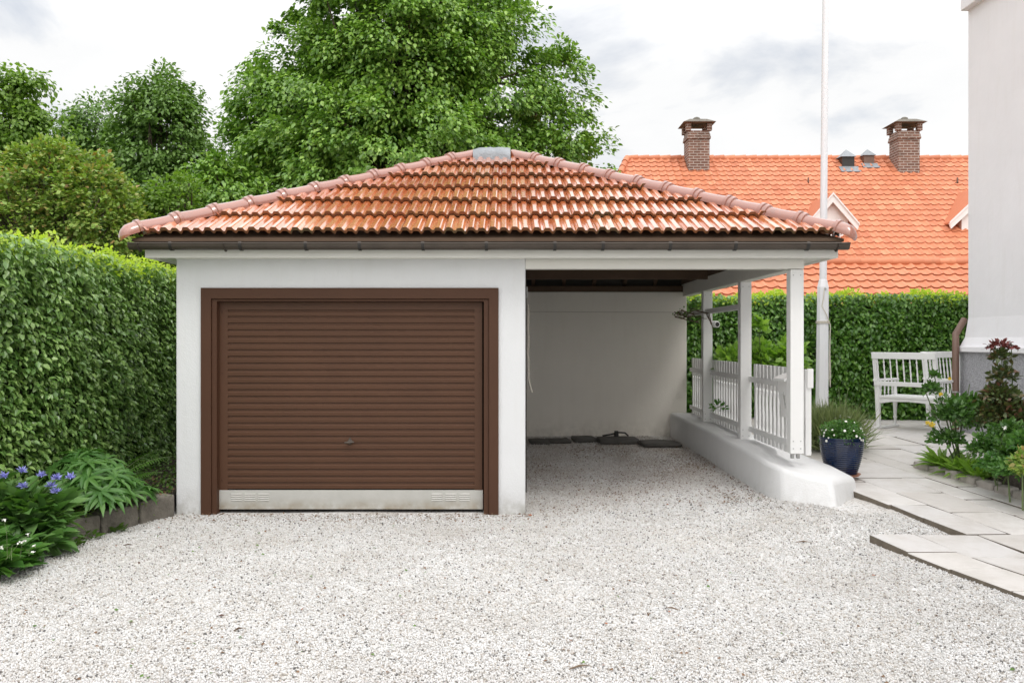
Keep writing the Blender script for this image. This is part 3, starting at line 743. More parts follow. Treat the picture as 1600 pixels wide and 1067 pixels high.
# low wall
g = MB()
top = [(2.46, YB - .002, .54), (2.47, 11.0, .515), (2.475, 9.6, .50), (2.485, 8.9, .485), (2.505, 8.62, .465), (2.57, 8.44, .44), (2.69, 8.35, .41), (2.82, 8.27, .385), (2.95, 8.19, .362), (3.14, 8.42, .345), (3.36, 8.68, .318), (3.18, 8.95, .42), (2.97, 9.3, .50), (2.97, 11.0, .515), (2.97, YB - .002, .54)]
bot = [(2.46, YB - .002), (2.455, 11.0), (2.455, 9.6), (2.455, 8.85), (2.465, 8.5), (2.52, 8.27), (2.63, 8.17), (2.80, 8.07), (2.97, 7.98), (3.18, 8.30), (3.40, 8.62), (3.22, 8.95), (3.0, 9.3), (3.0, 11.0), (3.0, YB - .002)]
n = len(top); g.raw([(a, b_, -.1) for a, b_ in bot] + top, [tuple(range(n-1, -1, -1))] + [(i, (i+1) % n, n+(i+1) % n, n+i) for i in range(n)])
g.f += [tuple(n + i for i in q) for q in ((0, 1, 13, 14), (1, 2, 12, 13), (2, 3, 11, 12), (3, 4, 11), (4, 5, 11), (5, 6, 11), (6, 7, 11), (7, 8, 11), (8, 9, 10, 11))]
lw = bevel(g.build('low_wall', M['lowwall'], smooth=True), .04, 4); tag(lw, 'low white rendered retaining wall under the carport posts, sloping down to a blunt end', 'wall')

# stone slabs lying by the rear wall
sl_ = [((826, 858), 12.9, 'flat dark stone slab at the rear wall, closest to the garage partition', 0.023), ((853, 892), 13.0, 'flat dark slab second from the partition along the rear wall', 0.019),
       ((894, 933), 13.05, 'flat grey brown slab in the middle of the row along the rear wall', 0.026), ((934, 998), 12.75, 'long raised dark slab under the small metal tap piece', 0.039), ((1000, 1062), 12.4, 'dark slab leaning in the corner beside the low white wall', 0.026)]
for i, ((a, b_), y, lb, h) in enumerate(sl_):
    xc = xx((a + b_) / 2, y); hw_ = (xx(b_, y) - xx(a, y)) / 2 - .01
    z0 = float(zg(xc, y)) + (0.0 if i != 4 else .02)
    rough_block('stone_slab', (xc, y + .05, z0 + h * .8), (hw_, .02 * (i % 2)), (-.02, .25), h, M['slate'], 90 + i, lb, 'stone slab', 'dark slabs along the carport rear wall', .006)
g = MB(); c = at(963, 678.5, 12.85); g.tube([c + Vector((0,0,-.03)), c + Vector((0,0,.05))], [.035, .03], 10); g.tube([c + Vector((-.2,0,-.02)), c + Vector((-.08,0,.0)), c + Vector((.03,-.02,.03)), c + Vector((.12,-.02,.025)), c + Vector((.17,-.01,-.02))], .012, 6)
tag(g.build('drain_fitting', M['darkmetal'], smooth=True), 'small dark metal pipe fitting standing on the raised slab by the rear wall', 'pipe fitting')
# things hanging on the partition
g = MB(); g.box(XP + .002, XP + .05, 9.9, 10.1, zz(466, 10), zz(449, 10)); tag(g.build('junction_box', M['paint'], bev=.005), 'small white box mounted high on the inner garage wall of the carport', 'junction box')
g = MB(); a = at(825.5, 476, 9.6); b_ = at(826, 590, 9.6)
g.tube([a] + [Vector((a.x + .006 * math.sin(k*2.1), a.y, a.z + (b_.z - a.z) * k / 8)) for k in range(1, 8)] + [b_, at(829, 604, 9.6), at(832, 613, 9.6)], .008, 6)
for k in range(6): g.tube([a + Vector((0, 0, -.05 - .13*k)), a + Vector((.014, 0, -.075 - .13*k))], .012, 6)
tag(g.build('rope', M['rope'], smooth=True), 'thin rope hanging with a frayed end on the inner garage wall of the carport', 'rope')
# dry vine over the wall corner
g = MB()
for k in range(9):
    p0 = Vector((2.45 + random.uniform(-.05, .1), 13.2 + random.uniform(-.2, .3), 2.02 + random.uniform(-.05, .05))); pts = [p0]
    for q in range(6): pts.append(pts[-1] + Vector((random.uniform(-.03, .10), random.uniform(-.28, 0), random.uniform(-.05, .05))))
    g.tube(pts, [.008] * 4 + [.005, .004, .003], 5)
g.tube([(.3, YB - .02, 2.08), (1.2, YB - .02, 2.075), (2.5, YB - .03, 2.07)], .0018, 5)
for q in range(3): g.tube([(2.55, 12.2, 2.05), (2.62+.02*q, 11.9, 2.0), (2.60+.02*q, 11.6, 1.9-.05*q)], .006, 5)
vine = tag(g.build('vine', M['twig']), 'bare dry vine twigs trailing from the rear carport corner onto the rail', 'vine')
npt = 40; pos = np.stack([rng.uniform(2.42, 2.72, npt), rng.uniform(12.4, 13.3, npt), 2.03 + rng.normal(size=npt) * .03], 1)
leaves('leaves', LEAF2, pos, rng.normal(size=(npt,3)), rng.normal(size=(npt,3)), rng.uniform(.02, .05, npt), M['leaf_weed'], vine)
# security camera on the back post
c = Vector((PX1 - .01, YPb - .02, zz(507, YPb)))
cm = empty('security_camera', c, 'small white round camera mounted on the farthest carport post', 'camera')
g = MB(); g.tube([c + Vector((0, 0, .0)), c + Vector((.05, -.01, .01))], .02, 10); g.build('bracket', M['paint'], cm, smooth=True)
g = MB(); g.tube([c + Vector((.02, .04, .012)), c + Vector((.045, -.02, .005)), c + Vector((.06, -.07, .0)), c + Vector((.062, -.085, 0))], [.035, .048, .046, .04], 16); g.build('housing', M['paint'], cm, smooth=True)
g = MB(); g.tube([c + Vector((.0625, -.086, 0)), c + Vector((.0635, -.09, 0))], .03, 16); g.build('lens', M['darkmetal'], cm)

# picket fence
XFe = XR - .008; fence = empty('picket_fence', (XFe, 8.8, .5), 'white picket fence with shaped pickets standing on the low carport wall', 'fence')
zt_, zb_ = 1.375, .525
def picket(Y, parent, X=XFe):
    g = MB(); hw_ = .052; pts = []
    prof = [(0, .052), (.12, .052), (.16, .03), (.2, .026), (.26, .034), (.36, .03), (.5, .022), (.6, .024), (.66, .036), (.69, .026), (.73, .052), (1, .052)]
    zoff = (Y - 8.7) * .0
    for s_, wd in prof: pts.append((Y - wd, zb_ + s_ * (zt_ - zb_)))
    for s_, wd in prof[::-1]: pts.append((Y + wd, zb_ + s_ * (zt_ - zb_)))
    g.prism(pts, X, X + .022, 'x'); return g.build('picket', M['paint'], parent)
Y = 8.78
while Y < 13.66:
    if min(abs(Y - q) for q in (YPm, YPb)) > .125: picket(Y, fence)
    Y += .138
for z in (1.17, .60):
    for ya, yb in ((8.65, YPm - .066), (YPm + .066, YPb - .066), (YPb + .066, 13.69)):
        g = MB(); g.box(XFe - .03, XFe - .002, ya, yb, z, z + .06); g.build('rail', M['paint'], fence, bev=.004)
g = MB(); ex = xx(1257.5, 8.7); g.box(ex, ex + .058, 8.68, 8.735, zz(711, 8.7), zz(577, 8.7)); g.build('end_post', M['paint'], fence, bev=.004)
g = MB(); g.box(ex + .012, ex + .072, 8.66, 8.679, zz(606, 8.7), zz(576, 8.7)); g.build('post_block', M['paint'], fence, bev=.004)
# mailbox
mbx = empty('mailbox', (2.75, 8.8, .9), 'white mailbox with sloping lid and twig emblem on the fence behind the front post', 'mailbox')
g = MB(); bx0, bx1, by0, by1 = XR - .115, XR + .025, 8.64, 8.98
g.prism([(bx0 + .045, .88), (bx1, .88), (bx1, 1.31), (bx0, 1.25)], by0, by1); g.build('box', M['paint'], mbx, bev=.008)
g = MB(); g.prism([(bx0 - .035, 1.245), (bx1 + .01, 1.325), (bx1 + .01, 1.345), (bx0 - .035, 1.27)], by0 - .015, by1 + .015); g.build('lid', M['paint'], mbx, bev=.004)
g = MB(); yc = 8.80; xs_ = bx0 + .016
def fx(z): return bx0 + (1.25 - z) / .37 * .045 - .003
for pts in ([(yc, .98), (yc + .005, 1.14)], [(yc, 1.03), (yc - .035, 1.11)], [(yc, 1.05), (yc + .04, 1.12)], [(yc, 1.0), (yc - .02, 1.03)]):
    g.tube([(fx(z), y, z) for y, z in pts], .0035, 5)
g.build('emblem', M['metal'], mbx)

# ------------------------------------------------------------------ flagpole
YP_ = 13.0; pb = Vector((xx(1284, YP_), YP_, .40)); ptop = at(1290.5, -60, YP_)
fp = empty('flagpole', pb, 'tall white flagpole with a thicker eight sided foot standing behind the lavender', 'flagpole')
dirp = (ptop - pb); zb2 = zz(440, YP_)
def pp(z): return pb + dirp * ((z - pb.z) / dirp.z)
g = MB(); g.tube([pp(.40), pp(zb2 - .08), pp(zb2 + .02), pp(zb2 + .03)], [.096, .084, .06, .055], 8); g.build('foot', M['pole'], fp)
g = MB(); g.tube([pp(zb2), pp(ptop.z), pp(9.0)], [.052, .043, .036], 16); g.build('pole', M['pole'], fp, smooth=True)
g = MB(); c0 = pp(zz(452, YP_)); ro = [c0 + Vector((-.01, -.09, .02)), c0 + Vector((-.03, -.1, -.15)), c0 + Vector((-.05, -.1, -.25)), c0 + Vector((.02, -.10, -.38)), c0 + Vector((.085, -.06, -.52)), c0 + Vector((.10, 0, -.9)), c0 + Vector((.11, 0, -1.25)), c0 + Vector((.10, -.01, -1.42)), c0 + Vector((.085, -.01, -1.3)), c0 + Vector((.09, -.03, -.6))]
g.tube(ro, .007, 6); cc = pp(zz(505, YP_))
for k in range(3): g.tube([cc + Vector((.093 * math.cos(a), .093 * math.sin(a), .013 * k)) for a in np.linspace(0, 2 * math.pi, 17)], .006, 5)
g.build('halyard', M['rope'], fp, smooth=True)
g = MB(); g.tube([c0 + Vector((.0, -.075, .0)), c0 + Vector((0, -.10, 0))], .018, 10); g.build('bolt', M['metal'], fp)

# ------------------------------------------------------------------ white house at right
YH = 12.0; hx = xx(1513, YH); hs = empty('white_house', (hx, YH, 0), 'tall white rendered house with grey roughcast plinth at the right edge', 'house')
zl = zz(541, YH); YN = -7.0
g = MB(); g.raw([(hx, YH, zl + .38), (hx, YN, zl + .38), (hx - .03, YN, zl + .12), (hx - .03, YH + .03, zl + .12), (hx - .075, YN, zl), (hx - .075, YH + .075, zl), (hx, YH, 6.5), (hx, YN, 6.5), (hx + 9, YH, 6.5), (hx + 9, YN, 6.5), (hx + 9, YH, zl + .38), (hx + 9, YH + .03, zl + .12), (hx + 9, YH + .075, zl), (hx + 9, YN, zl)],
   [(6, 7, 1, 0), (0, 1, 2, 3), (3, 2, 4, 5), (6, 0, 10, 8), (0, 3, 11, 10), (3, 5, 12, 11), (7, 9, 13, 4, 2, 1), (8, 9, 7, 6), (9, 8, 10, 11, 12, 13), (5, 4, 13, 12)])
g.build('wall', M['housewall'], hs)
g = MB(); g.box(hx - .12, hx + 9, YN, YH + .12, zl - .075, zl - .001); g.build('plinth_ledge', M['housewall'], hs, bev=.01)
g = MB(); g.box(hx - .075, hx + 9, YN, YH + .07, -.1, zl - .076); g.build('plinth', M['plinth'], hs)
ez = zz(17.5, YH); g = MB(); g.box(hx - .095, hx + 9, YN, YH + .02, ez, ez + .45); g.build('eaves', M['housewall'], hs, bev=.01)
g = MB(); g.prism([(hx - .1, ez + .46), (hx + 9.2, ez + .46), (hx + 4.5, 8.6)], YN, YH + .02); g.build('roof', M['tile_far'], hs)
pxx = hx - .17; pxy = YH + .0
g = MB(); g.tube([(hx + .05, YH + .2, zl + .36), (pxx + .05, pxy + .1, zl + .16), (pxx, pxy, zl - .02), (pxx, pxy, .45)], .045, 12); g.build('downpipe', M['pipe'], hs, smooth=True)
g = MB(); g.tube([(pxx, pxy, zl - .62), (pxx, pxy, zl - .60)], .053, 12); g.build('pipe_clip', M['metal'], hs, smooth=True)

# ------------------------------------------------------------------ neighbour's house and outbuilding
YA, YT = 25.0, 30.0; za, zt2 = zz(409, YA), zz(248, YT)
nh = empty('neighbour_house', (8, YA, 0), 'long house behind the hedge with a large orange tiled roof and two brick chimneys', 'house')
xl_r = xx(980, YT); xr_r = 16.5; sl2 = math.hypot(YT - YA, zt2 - za); Vn = Vector((0, YT - YA, zt2 - za)); Nn = Vector((0, -(zt2 - za), YT - YA))
HB = 2.0
lo_ = lambda v: xl_r - HB * (1 - min(1, v / sl2)) ; hi_ = lambda v: xr_r
g = MB(); g.raw([(xl_r - HB, YA, za - .05), (xr_r, YA, za - .05), (xr_r, YT, zt2 - .05), (xl_r, YT, zt2 - .05), (xr_r, 2*YT-YA, za - .05), (xl_r - HB, 2*YT-YA, za - .05)], [(0,1,2,3), (3,2,4,5), (0,3,5), (0,5,4,1), (1,4,2)])
nroof = g.build('roof', M['tile_far'], nh)
g = MB(); tile_slope(g, (0, YA, za), (1,0,0), Vn, Nn, 20, sl2 / 20, .245, PS, lo_, hi_, .014, .026, .003)
vh = Vector((HB, YT - YA, 0))
g.build('roof_tiles', M['tile_far'], nroof, smooth=True)
g = MB(); x = xl_r
while x < xr_r:
    g.tube([(x, YT, zt2 + .0), (x + .36, YT, zt2 + .015)], [.10, .115], 10); x += .36
hp0, hp1 = Vector((xl_r, YT, zt2)), Vector((xl_r - HB, YA, za))
for k in range(17): g.tube([hp1.lerp(hp0, (k+1)/17) + Vector((0,-.02,.02)), hp1.lerp(hp0, k/17) + Vector((0,-.02,.035))], [.10, .115], 10)
g.build('ridge_tiles', M['tile_far'], nroof, smooth=True)
g = MB(); g.box(xl_r - HB + .4, xr_r - .3, YA + .5, 2*YT - YA - .5, 0, za - .06); g.build('wall', M['housewall'], nh)
def chimney(pxc, Yc, pyb, lean=0):
    sc = Yc / F; xc = (pxc - CX) * sc; hw_ = 16.5 * sc; zb = zz(pyb, Yc); zs_ = zz(208, Yc); zc = zz(195, Yc)
    g = MB(); g.box(xc - hw_, xc + hw_, Yc - hw_, Yc + hw_, zb - .6, zs_ - .0); 
    g.box(xc - hw_*1.1, xc + hw_*1.1, Yc - hw_*1.1, Yc + hw_*1.1, zs_ - .27, zs_ - .19)
    g.box(xc - hw_*1.06, xc + hw_*1.06, Yc - hw_*1.06, Yc + hw_*1.06, zs_ - .19, zs_ - .11)
    for sx in (-1, 1):
        for sy in (-1, 1): g.box(xc + sx*hw_*.98 - .08, xc + sx*hw_*.98 + .08 - .16*(sx>0)*0, Yc + sy*hw_*.9 - .08, Yc + sy*hw_*.9 + .08, zs_ + .001, zc)
    ch = g.build('chimney', M['brick'], nroof)
    g = MB(); W = 25 * sc; g.raw([(xc-W, Yc-W, zc - .02), (xc+W, Yc-W, zc - .02), (xc+W, Yc+W, zc - .02), (xc-W, Yc+W, zc - .02), (xc-hw_*.8, Yc-hw_*.8, zc + .12), (xc+hw_*.8, Yc-hw_*.8, zc + .12), (xc+hw_*.8, Yc+hw_*.8, zc + .12), (xc-hw_*.8, Yc+hw_*.8, zc + .12)],
          [(0,3,2,1), (4,5,6,7), (0,1,5,4), (1,2,6,5), (2,3,7,6), (3,0,4,7)])
    g.tube([(xc, Yc, zc + .1), (xc, Yc, zc + .2), (xc, Yc, zc + .24)], [.13, .12, .06], 8)
    g.build('chimney_cap', M['kerb'], ch)
    g = MB(); g.raw([(xc - hw_*1.6, Yc - .9, zb - .62), (xc + hw_*1.6, Yc - .9, zb - .62), (xc + hw_*1.4, Yc - hw_, zb - .02), (xc - hw_*1.4, Yc - hw_, zb - .02)], [(0,1,2,3)])
    return ch
chimney(1088.5, 29.6, 254); chimney(1413, 29.5, 250)
# roof vents
for px_, py_, s_, lb in ((1322, 258, 1.0, 'dark'), (1355, 252, .85, 'light')):
    v_ = (283 - (py_ - 248)) ; Yv = YA + (YT - YA) * .93 if s_ == 1 else YA + (YT - YA) * .96
    zc = za + (zt2 - za) * (Yv - YA) / (YT - YA); xc = xx(px_, Yv); a_ = .2 * s_
    g = MB(); g.box(xc - a_, xc + a_, Yv - a_, Yv + a_, zc - .2, zc + .22 * s_); vb = g.build('roof_vent', M['pipe'] if lb == 'light' else M['darkmetal'], nroof)
    g = MB(); g.raw([(xc-a_*1.25, Yv-a_*1.3, zc+.221*s_), (xc+a_*1.25, Yv-a_*1.3, zc+.221*s_), (xc+a_*1.25, Yv+a_*1.3, zc+.24*s_), (xc-a_*1.25, Yv+a_*1.3, zc+.24*s_), (xc, Yv, zc + .5*s_)], [(0,1,2,3), (0,1,4), (1,2,4), (2,3,4), (3,0,4)]); g.build('vent_cap', M['lead'], vb)
    g = MB(); g.obox((xc, Yv - a_*1.7, zc - a_*1.7*(zt2-za)/(YT-YA) + .05), (a_*1.6, 0, 0), Vector((0, YT-YA, zt2-za)).normalized() * a_ * .9, Nn.normalized() * .012); g.build('flashing', M['lead'], vb)
# dormers
def dormer(pxc, pya, pye, hwpx, Yd, pb_):
    xc = xx(pxc, Yd); za_ = zz(pya, Yd); ze = zz(pye, Yd); hw_ = hwpx / F * Yd; zb = zz(pb_, Yd); sl_ = (zt2 - za) / (YT - YA)
    g = MB(); wd = hw_ * .66
    zshould = ze + (za_ - ze) * .36
    Yb = min(YT, Yd + 3.2); g.prism([(xc - wd, zb - .3), (xc + wd, zb - .3), (xc + wd, ze + .1), (xc, za_ - .25), (xc - wd, ze + .1)], Yd + .12, Yb); dm = g.build('dormer', M['paint'], nroof)
    g = MB()
    for sg in (-1, 1):
        g.raw([(xc, Yd, za_ - .02), (xc + sg*hw_, Yd, ze), (xc + sg*hw_, Yb - 0.5, ze), (xc, Yb + 1, za_ - .02), (xc, Yd, za_ - .07), (xc + sg*hw_, Yd, ze - .05), (xc + sg*hw_, Yb - .5, ze - .05), (xc, Yb + 1, za_ - .07)], [(0,1,2,3), (4,5,6,7), (0,1,5,4), (1,2,6,5)])
    g.build('dormer_roof', M['tile_far'], dm)
    g = MB()
    for sg in (-1, 1):
        g.prism([(xc, za_ - .072), (xc + sg*hw_*1.02, ze - .052), (xc + sg*hw_*1.02 - sg*.05, ze - .20), (xc, za_ - .30)], Yd - .04, Yd + .02)
        g.prism([(xc, za_ - .02), (xc + sg*hw_*1.02, ze + .0), (xc + sg*hw_*1.02, ze - .06), (xc, za_ - .08)], Yd - .07, Yd - .041)
    g.build('barge_board', M['paint'], dm)
    g = MB(); g.box(xc - wd*.55, xc + wd*.55, Yd + .09, Yd + .119, zb + .1, ze - .12); wn = g.build('window', M['paint'], dm)
    g = MB()
    for sx in (-1, 1):
        for q in range(3):
            h_ = (ze - .12 - zb - .1) / 3; xm = xc + sx * wd * .27; g.box(xm - wd*.2, xm + wd*.2, Yd + .08, Yd + .089, zb + .13 + q*h_, zb + .1 + (q+1)*h_ - .03)
    g.build('pane', M['glass'], wn)
dormer(1301, 300, 349, 40, 25.9, 407); dormer(1548, 284, 347, 64, 26.2, 400)
for px_, py_ in ((1263, 288), (1496, 287)):
    Yv = YA + 3.6; zc = za + (zt2 - za) * 3.6 / 5; g = MB(); xc = xx(px_, Yv); g.box(xc - .02, xc + .02, Yv - .02, Yv + .02, zc - .05, zc + .2); g.box(xc - .06, xc + .02, Yv - .02, Yv + .02, zc + .0, zc + .05); g.build('roof_hook', M['pipe'], nroof)
# outbuilding
Y0_, Y1_ = 19.2, 21.6; z1_ = zz(412, Y1_); z0_ = z1_ - (Y1_ - Y0_) * .62; x0_, x1_ = 2.0, 14.5
ob = empty('outbuilding', (7, Y0_, 0), 'low outbuilding with an orange tiled roof just behind the far hedge', 'outbuilding')
sl3 = math.hypot(Y1_ - Y0_, z1_ - z0_)
g = MB(); g.raw([(x0_, Y0_, z0_ - .04), (x1_, Y0_, z0_ - .04), (x1_, Y1_, z1_ - .04), (x0_, Y1_, z1_ - .04), (x1_, Y1_ + 2.2, z0_), (x0_, Y1_ + 2.2, z0_)], [(0,1,2,3), (3,2,4,5), (0,3,5), (0,5,4,1), (1,4,2)])
r3 = g.build('roof', M['tile_far'], ob)
g = MB(); tile_slope(g, (0, Y0_, z0_), (1,0,0), Vector((0, Y1_-Y0_, z1_-z0_)), Vector((0, -(z1_-z0_), Y1_-Y0_)), 9, sl3 / 9, .27, PS, lambda v: x0_, lambda v: x1_, .018, .032, .004)
g.build('roof_tiles', M['tile_far'], r3, smooth=True)
g = MB(); x = x0_
while x < x1_:
    g.tube([(x, Y1_, z1_ + .03), (x + .38, Y1_, z1_ + .04)], [.09, .105], 10); x += .38
g.build('ridge_tiles', M['tile_far'], r3, smooth=True)
g = MB(); g.box(x0_ + .3, x1_ - .3, Y0_ + .4, Y1_ + 1.8, 0, z0_ - .05); g.build('wall', M['housewall'], ob)

# ------------------------------------------------------------------ hedges
def hedge(name, label, a, b, ztop, zbase, thick, nface, size, mleaf, ntop, inward):
    a = np.array(a, float); b = np.array(b, float); L = np.linalg.norm(b - a); d = (b - a) / L; nn = np.array(inward, float); nn /= np.linalg.norm(nn)
    root = empty(name, (*((a + b) / 2), zbase), label, 'hedge')
    g = MB(); p = [a - nn * .27, b - nn * .27, b - nn * thick, a - nn * thick]
    g.prism([tuple(q) for q in p], zbase, ztop - .14, 'z'); g.build('branches_or_core', M['core'], root)  # solid dark box behind the leaves, inner shade put into its colour
    # face leaves
    n = nface; u = rng.random(n) * L; z = zbase + (ztop - zbase) * rng.random(n); dep = rng.random(n) ** .8 * .27 - (rng.random(n) < .02) * .05
    wav = .05 * np.sin(u * 1.7 + z * 1.3) + .035 * np.sin(u * 4.3 - z * 3.1) + .02 * np.sin(u * 9 + z * 7)
    P = a[None] + u[:, None] * d[None] - (dep - wav)[:, None] * nn[None]
    pos = np.concatenate([P, z[:, None]], 1)
    n3 = np.array([*nn, 0]); d3 = np.array([*d, 0]); up_ = np.array([0, 0, 1.])
    dr = n3 * .55 - up_ * .65 + rng.normal(size=(n, 3)) * .38 + d3 * rng.normal(size=(n, 1)) * .5
    no_ = n3 * .7 + up_ * .95 + rng.normal(size=(n, 3)) * .33
    leaves('foliage', LEAF, pos, dr, no_, rng.uniform(.7, 1.25, n) * size * 1.12, mleaf, root)
    # top leaves: lighter and yellower than the face leaves
    n = ntop; u = rng.random(n) * L; k = rng.random(n); tt = k * thick - .03
    bumpy = .035 * np.sin(u * 5.1) + .03 * np.sin(u * 11.3 + 1) + .02 * np.sin(u * 23)
    zt = ztop - .09 + bumpy + rng.random(n) * .10 - (rng.random(n) < .35) * rng.random(n) * .12
    P = a[None] + u[:, None] * d[None] - tt[:, None] * nn[None]
    pos = np.concatenate([P, zt[:, None]], 1)
    dr = rng.normal(size=(n, 3)) * .6 + up_ * .55 + n3 * .35
    leaves('top_leaves', LEAF, pos, dr, up_ + rng.normal(size=(n, 3)) * .5, rng.uniform(.6, 1.1, n) * size, M['leaf_top'], root)
    return root
hedge('hedge', 'tall clipped beech hedge along the left side beside the garage', (-4.2, 5.5), (-4.15, 16.5), 2.55, .15, 1.1, 78000, .056, M['leaf_hedge'], 13000, (1, 0))
hedge('hedge', 'clipped green hedge closing the garden behind the flagpole and white chairs', (2.55, 14.25), (11, 13.15), 2.36, .1, 1.0, 62000, .062, M['leaf_hedge2'], 9000, (-.13, -1))

# ------------------------------------------------------------------ trees
def tree(name, label, base, lobes, nclump, nleaf, size, mat, trunk_r=.25, spread=.42, seed=1, cat='tree', group=None, droop=.5):
    r_ = np.random.default_rng(seed); root = empty(name, base, label, cat, group)
    lob = np.array([[*l] for l in lobes], float); vol = lob[:, 3] * lob[:, 4] * lob[:, 5]; pk = vol ** .75; pk /= pk.sum()
    idx = r_.choice(len(lob), nclump, p=pk); dv = nrm(r_.normal(size=(nclump, 3)))
    rad = .55 + .5 * r_.random(nclump) ** .55
    lump = 1 + .10 * np.sin(dv[:, 0] * 6 + idx) * np.sin(dv[:, 2] * 7 + idx * 2)
    C = lob[idx, :3] + dv * lob[idx, 3:6] * (rad * lump)[:, None]
    # keep clumps not deep inside another lobe
    keep = np.ones(nclump, bool)
    for l in lob:
        q = np.linalg.norm((C - l[:3]) / l[3:6], axis=1); keep &= q > .38
    C = C[keep]; dv = dv[keep]; n = len(C)
    per = max(1, nleaf // n); N = n * per
    ci = np.repeat(np.arange(n), per); sp = spread * (.5 + .9 * r_.random(n))[ci]
    off = nrm(r_.normal(size=(N, 3))) * (r_.random(N) ** .42)[:, None] * np.array([1, 1, .6]) * sp[:, None]
    off += dv[ci] * (r_.random(N) ** 2 * .35 * sp)[:, None]
    off[:, 2] -= .45 * np.linalg.norm(off[:, :2], axis=1) ** 1.3
    pos = C[ci] + off
    out = nrm(dv[ci] * np.array([1, 1, .4]) + off * .8)
    dr = out * .8 + np.array([0, 0, -droop]) + r_.normal(size=(N, 3)) * .4
    no_ = np.array([0, 0, 1.]) + out * .45 + r_.normal(size=(N, 3)) * .4
    leaves('crown', LEAF2 if size < .1 else LEAF, pos, dr, no_, r_.uniform(.6, 1.2, N) * size, mat, root)
    g = MB(); B = Vector(base); top = Vector((lob[0, 0], lob[0, 1], lob[0, 2] + lob[0, 5] * .5)); rr = random.Random(seed)
    g.tube([B, B.lerp(top, .3) + Vector((.1, 0, 0)), B.lerp(top, .65), top], [trunk_r * 1.3, trunk_r, trunk_r * .6, trunk_r * .15], 10)
    tr = g.build('trunk', M['bark'], root, smooth=True)
    g = MB()
    for k in range(min(90, n)):
        e = Vector(C[rr.randrange(n)]); s0 = B.lerp(top, rr.uniform(.25, .85)); s0.z = min(s0.z, e.z - .1 if e.z - .1 > B.z + .5 else s0.z)
        mid = s0.lerp(e, .5) + Vector((rr.uniform(-.2, .2), rr.uniform(-.2, .2), rr.uniform(-.1, .25)))
        g.tube([s0, mid, e], [trunk_r * .22, trunk_r * .12, .012], 5)
    g.build('branches_or_core', M['bark'], root, smooth=True)
    return root
def L(px, py, Y, rx, rz, ry=None):     # a lobe of a crown: centre at the distance Y, radii given in photograph pixels
    p = at(px, py, Y); s_ = Y / F; return (p.x, p.y, p.z, rx * s_, (ry or rx) * s_, rz * s_)
tree('linden_tree', 'huge broad green linden tree rising behind the garage roof', (xx(640, 20), 20, -.1),
     [L(630, 60, 20, 150, 190), L(500, 190, 19.6, 125, 130), L(760, 150, 20, 110, 160), L(450, 270, 19.4, 90, 95), L(870, 175, 20.5, 52, 105), L(880, 265, 20, 75, 60), L(620, 260, 19.2, 200, 85), L(560, -10, 20, 100, 120), L(720, 10, 20.4, 95, 110), L(370, 315, 19.3, 45, 65), L(640, -160, 20, 120, 130), L(620,200,21,170,170), L(455,120,20,55,75), L(415,205,19.7,55,60), L(640,130,19.6,130,110)],
     1250, 230000, .112, M['leaf_linden'], .34, .47, 3)
tree('maple_tree', 'dense dark green round tree left of the linden, with a pointed top', (xx(250, 27), 27, -.1),
     [L(250, 240, 27, 70, 110), L(250, 165, 27, 45, 52), L(215, 300, 26.6, 60, 70), L(290, 280, 27, 42, 85), L(245, 380, 27, 80, 70)], 470, 42000, .14, M['leaf_dark'], .28, .50, 5)
tree('maple_tree', 'smaller dark green tree with rounded top further left behind the hedge', (xx(150, 29), 29, -.1),
     [L(150, 205, 29, 40, 50), L(150, 270, 29, 52, 70), L(120, 230, 29, 28, 45), L(170, 330, 29, 70, 70)], 280, 24000, .14, M['leaf_dark'], .25, .5, 6)
tree('birch_tree', 'loose light green tree with open twiggy crown at the left edge', (xx(-10, 17), 17, -.1),
     [L(-15, 180, 17, 55, 75), L(30, 215, 17, 45, 50), L(-5, 280, 17, 65, 70), L(45, 122, 17, 15, 10), L(10, 125, 17, 25, 30), L(60, 190, 17, 18, 30), L(72, 178, 17, 16, 12), L(35, 150, 17, 22, 22)], 260, 15000, .105, M['leaf_light'], .15, .34, 8)
tree('bush', 'tall bronze tinted bush with reddish young leaves above the left hedge', (xx(110, 15), 15, -.1),
     [L(60, 310, 15, 65, 80), L(130, 320, 15, 72, 68), L(85, 265, 15, 45, 38), L(20, 350, 14.8, 55, 60), L(180, 360, 15, 40, 50), L(62, 248, 15, 16, 30), L(148, 262, 15, 15, 26), L(188, 300, 15, 16, 26), L(112, 268, 15, 12, 26), L(25, 270, 15, 18, 30)], 520, 21000, .085, M['leaf_bronze'], .08, .22, 9, 'bush', None, .0)
tree('bush', 'olive green leggy bush between the dark tree and the garage eaves', (xx(268, 16), 16, -.1),
     [L(265, 320, 16, 45, 38), L(285, 300, 16, 22, 25), L(235, 335, 16, 28, 25), L(260, 370, 16, 60, 40)], 150, 7000, .08, M['leaf_light'], .07, .24, 10, 'bush', None, .1)
tree('bush', 'bright green bush leaning on the linden behind the left eaves', (xx(345, 17.5), 17.5, -.1),
     [L(340, 290, 17.5, 40, 45), L(365, 320, 17.5, 60, 50), L(320, 330, 17.4, 40, 40)], 170, 11000, .115, M['leaf_linden'], .1, .36, 12, 'bush')
tree('background_tree', 'dark green tree mass low behind the left hedge', (xx(60, 22), 22, -.1), [L(60, 380, 22, 180, 110), L(-40, 300, 22, 100, 120)], 420, 20000, .13, M['leaf_dark'], .2, .5, 14)

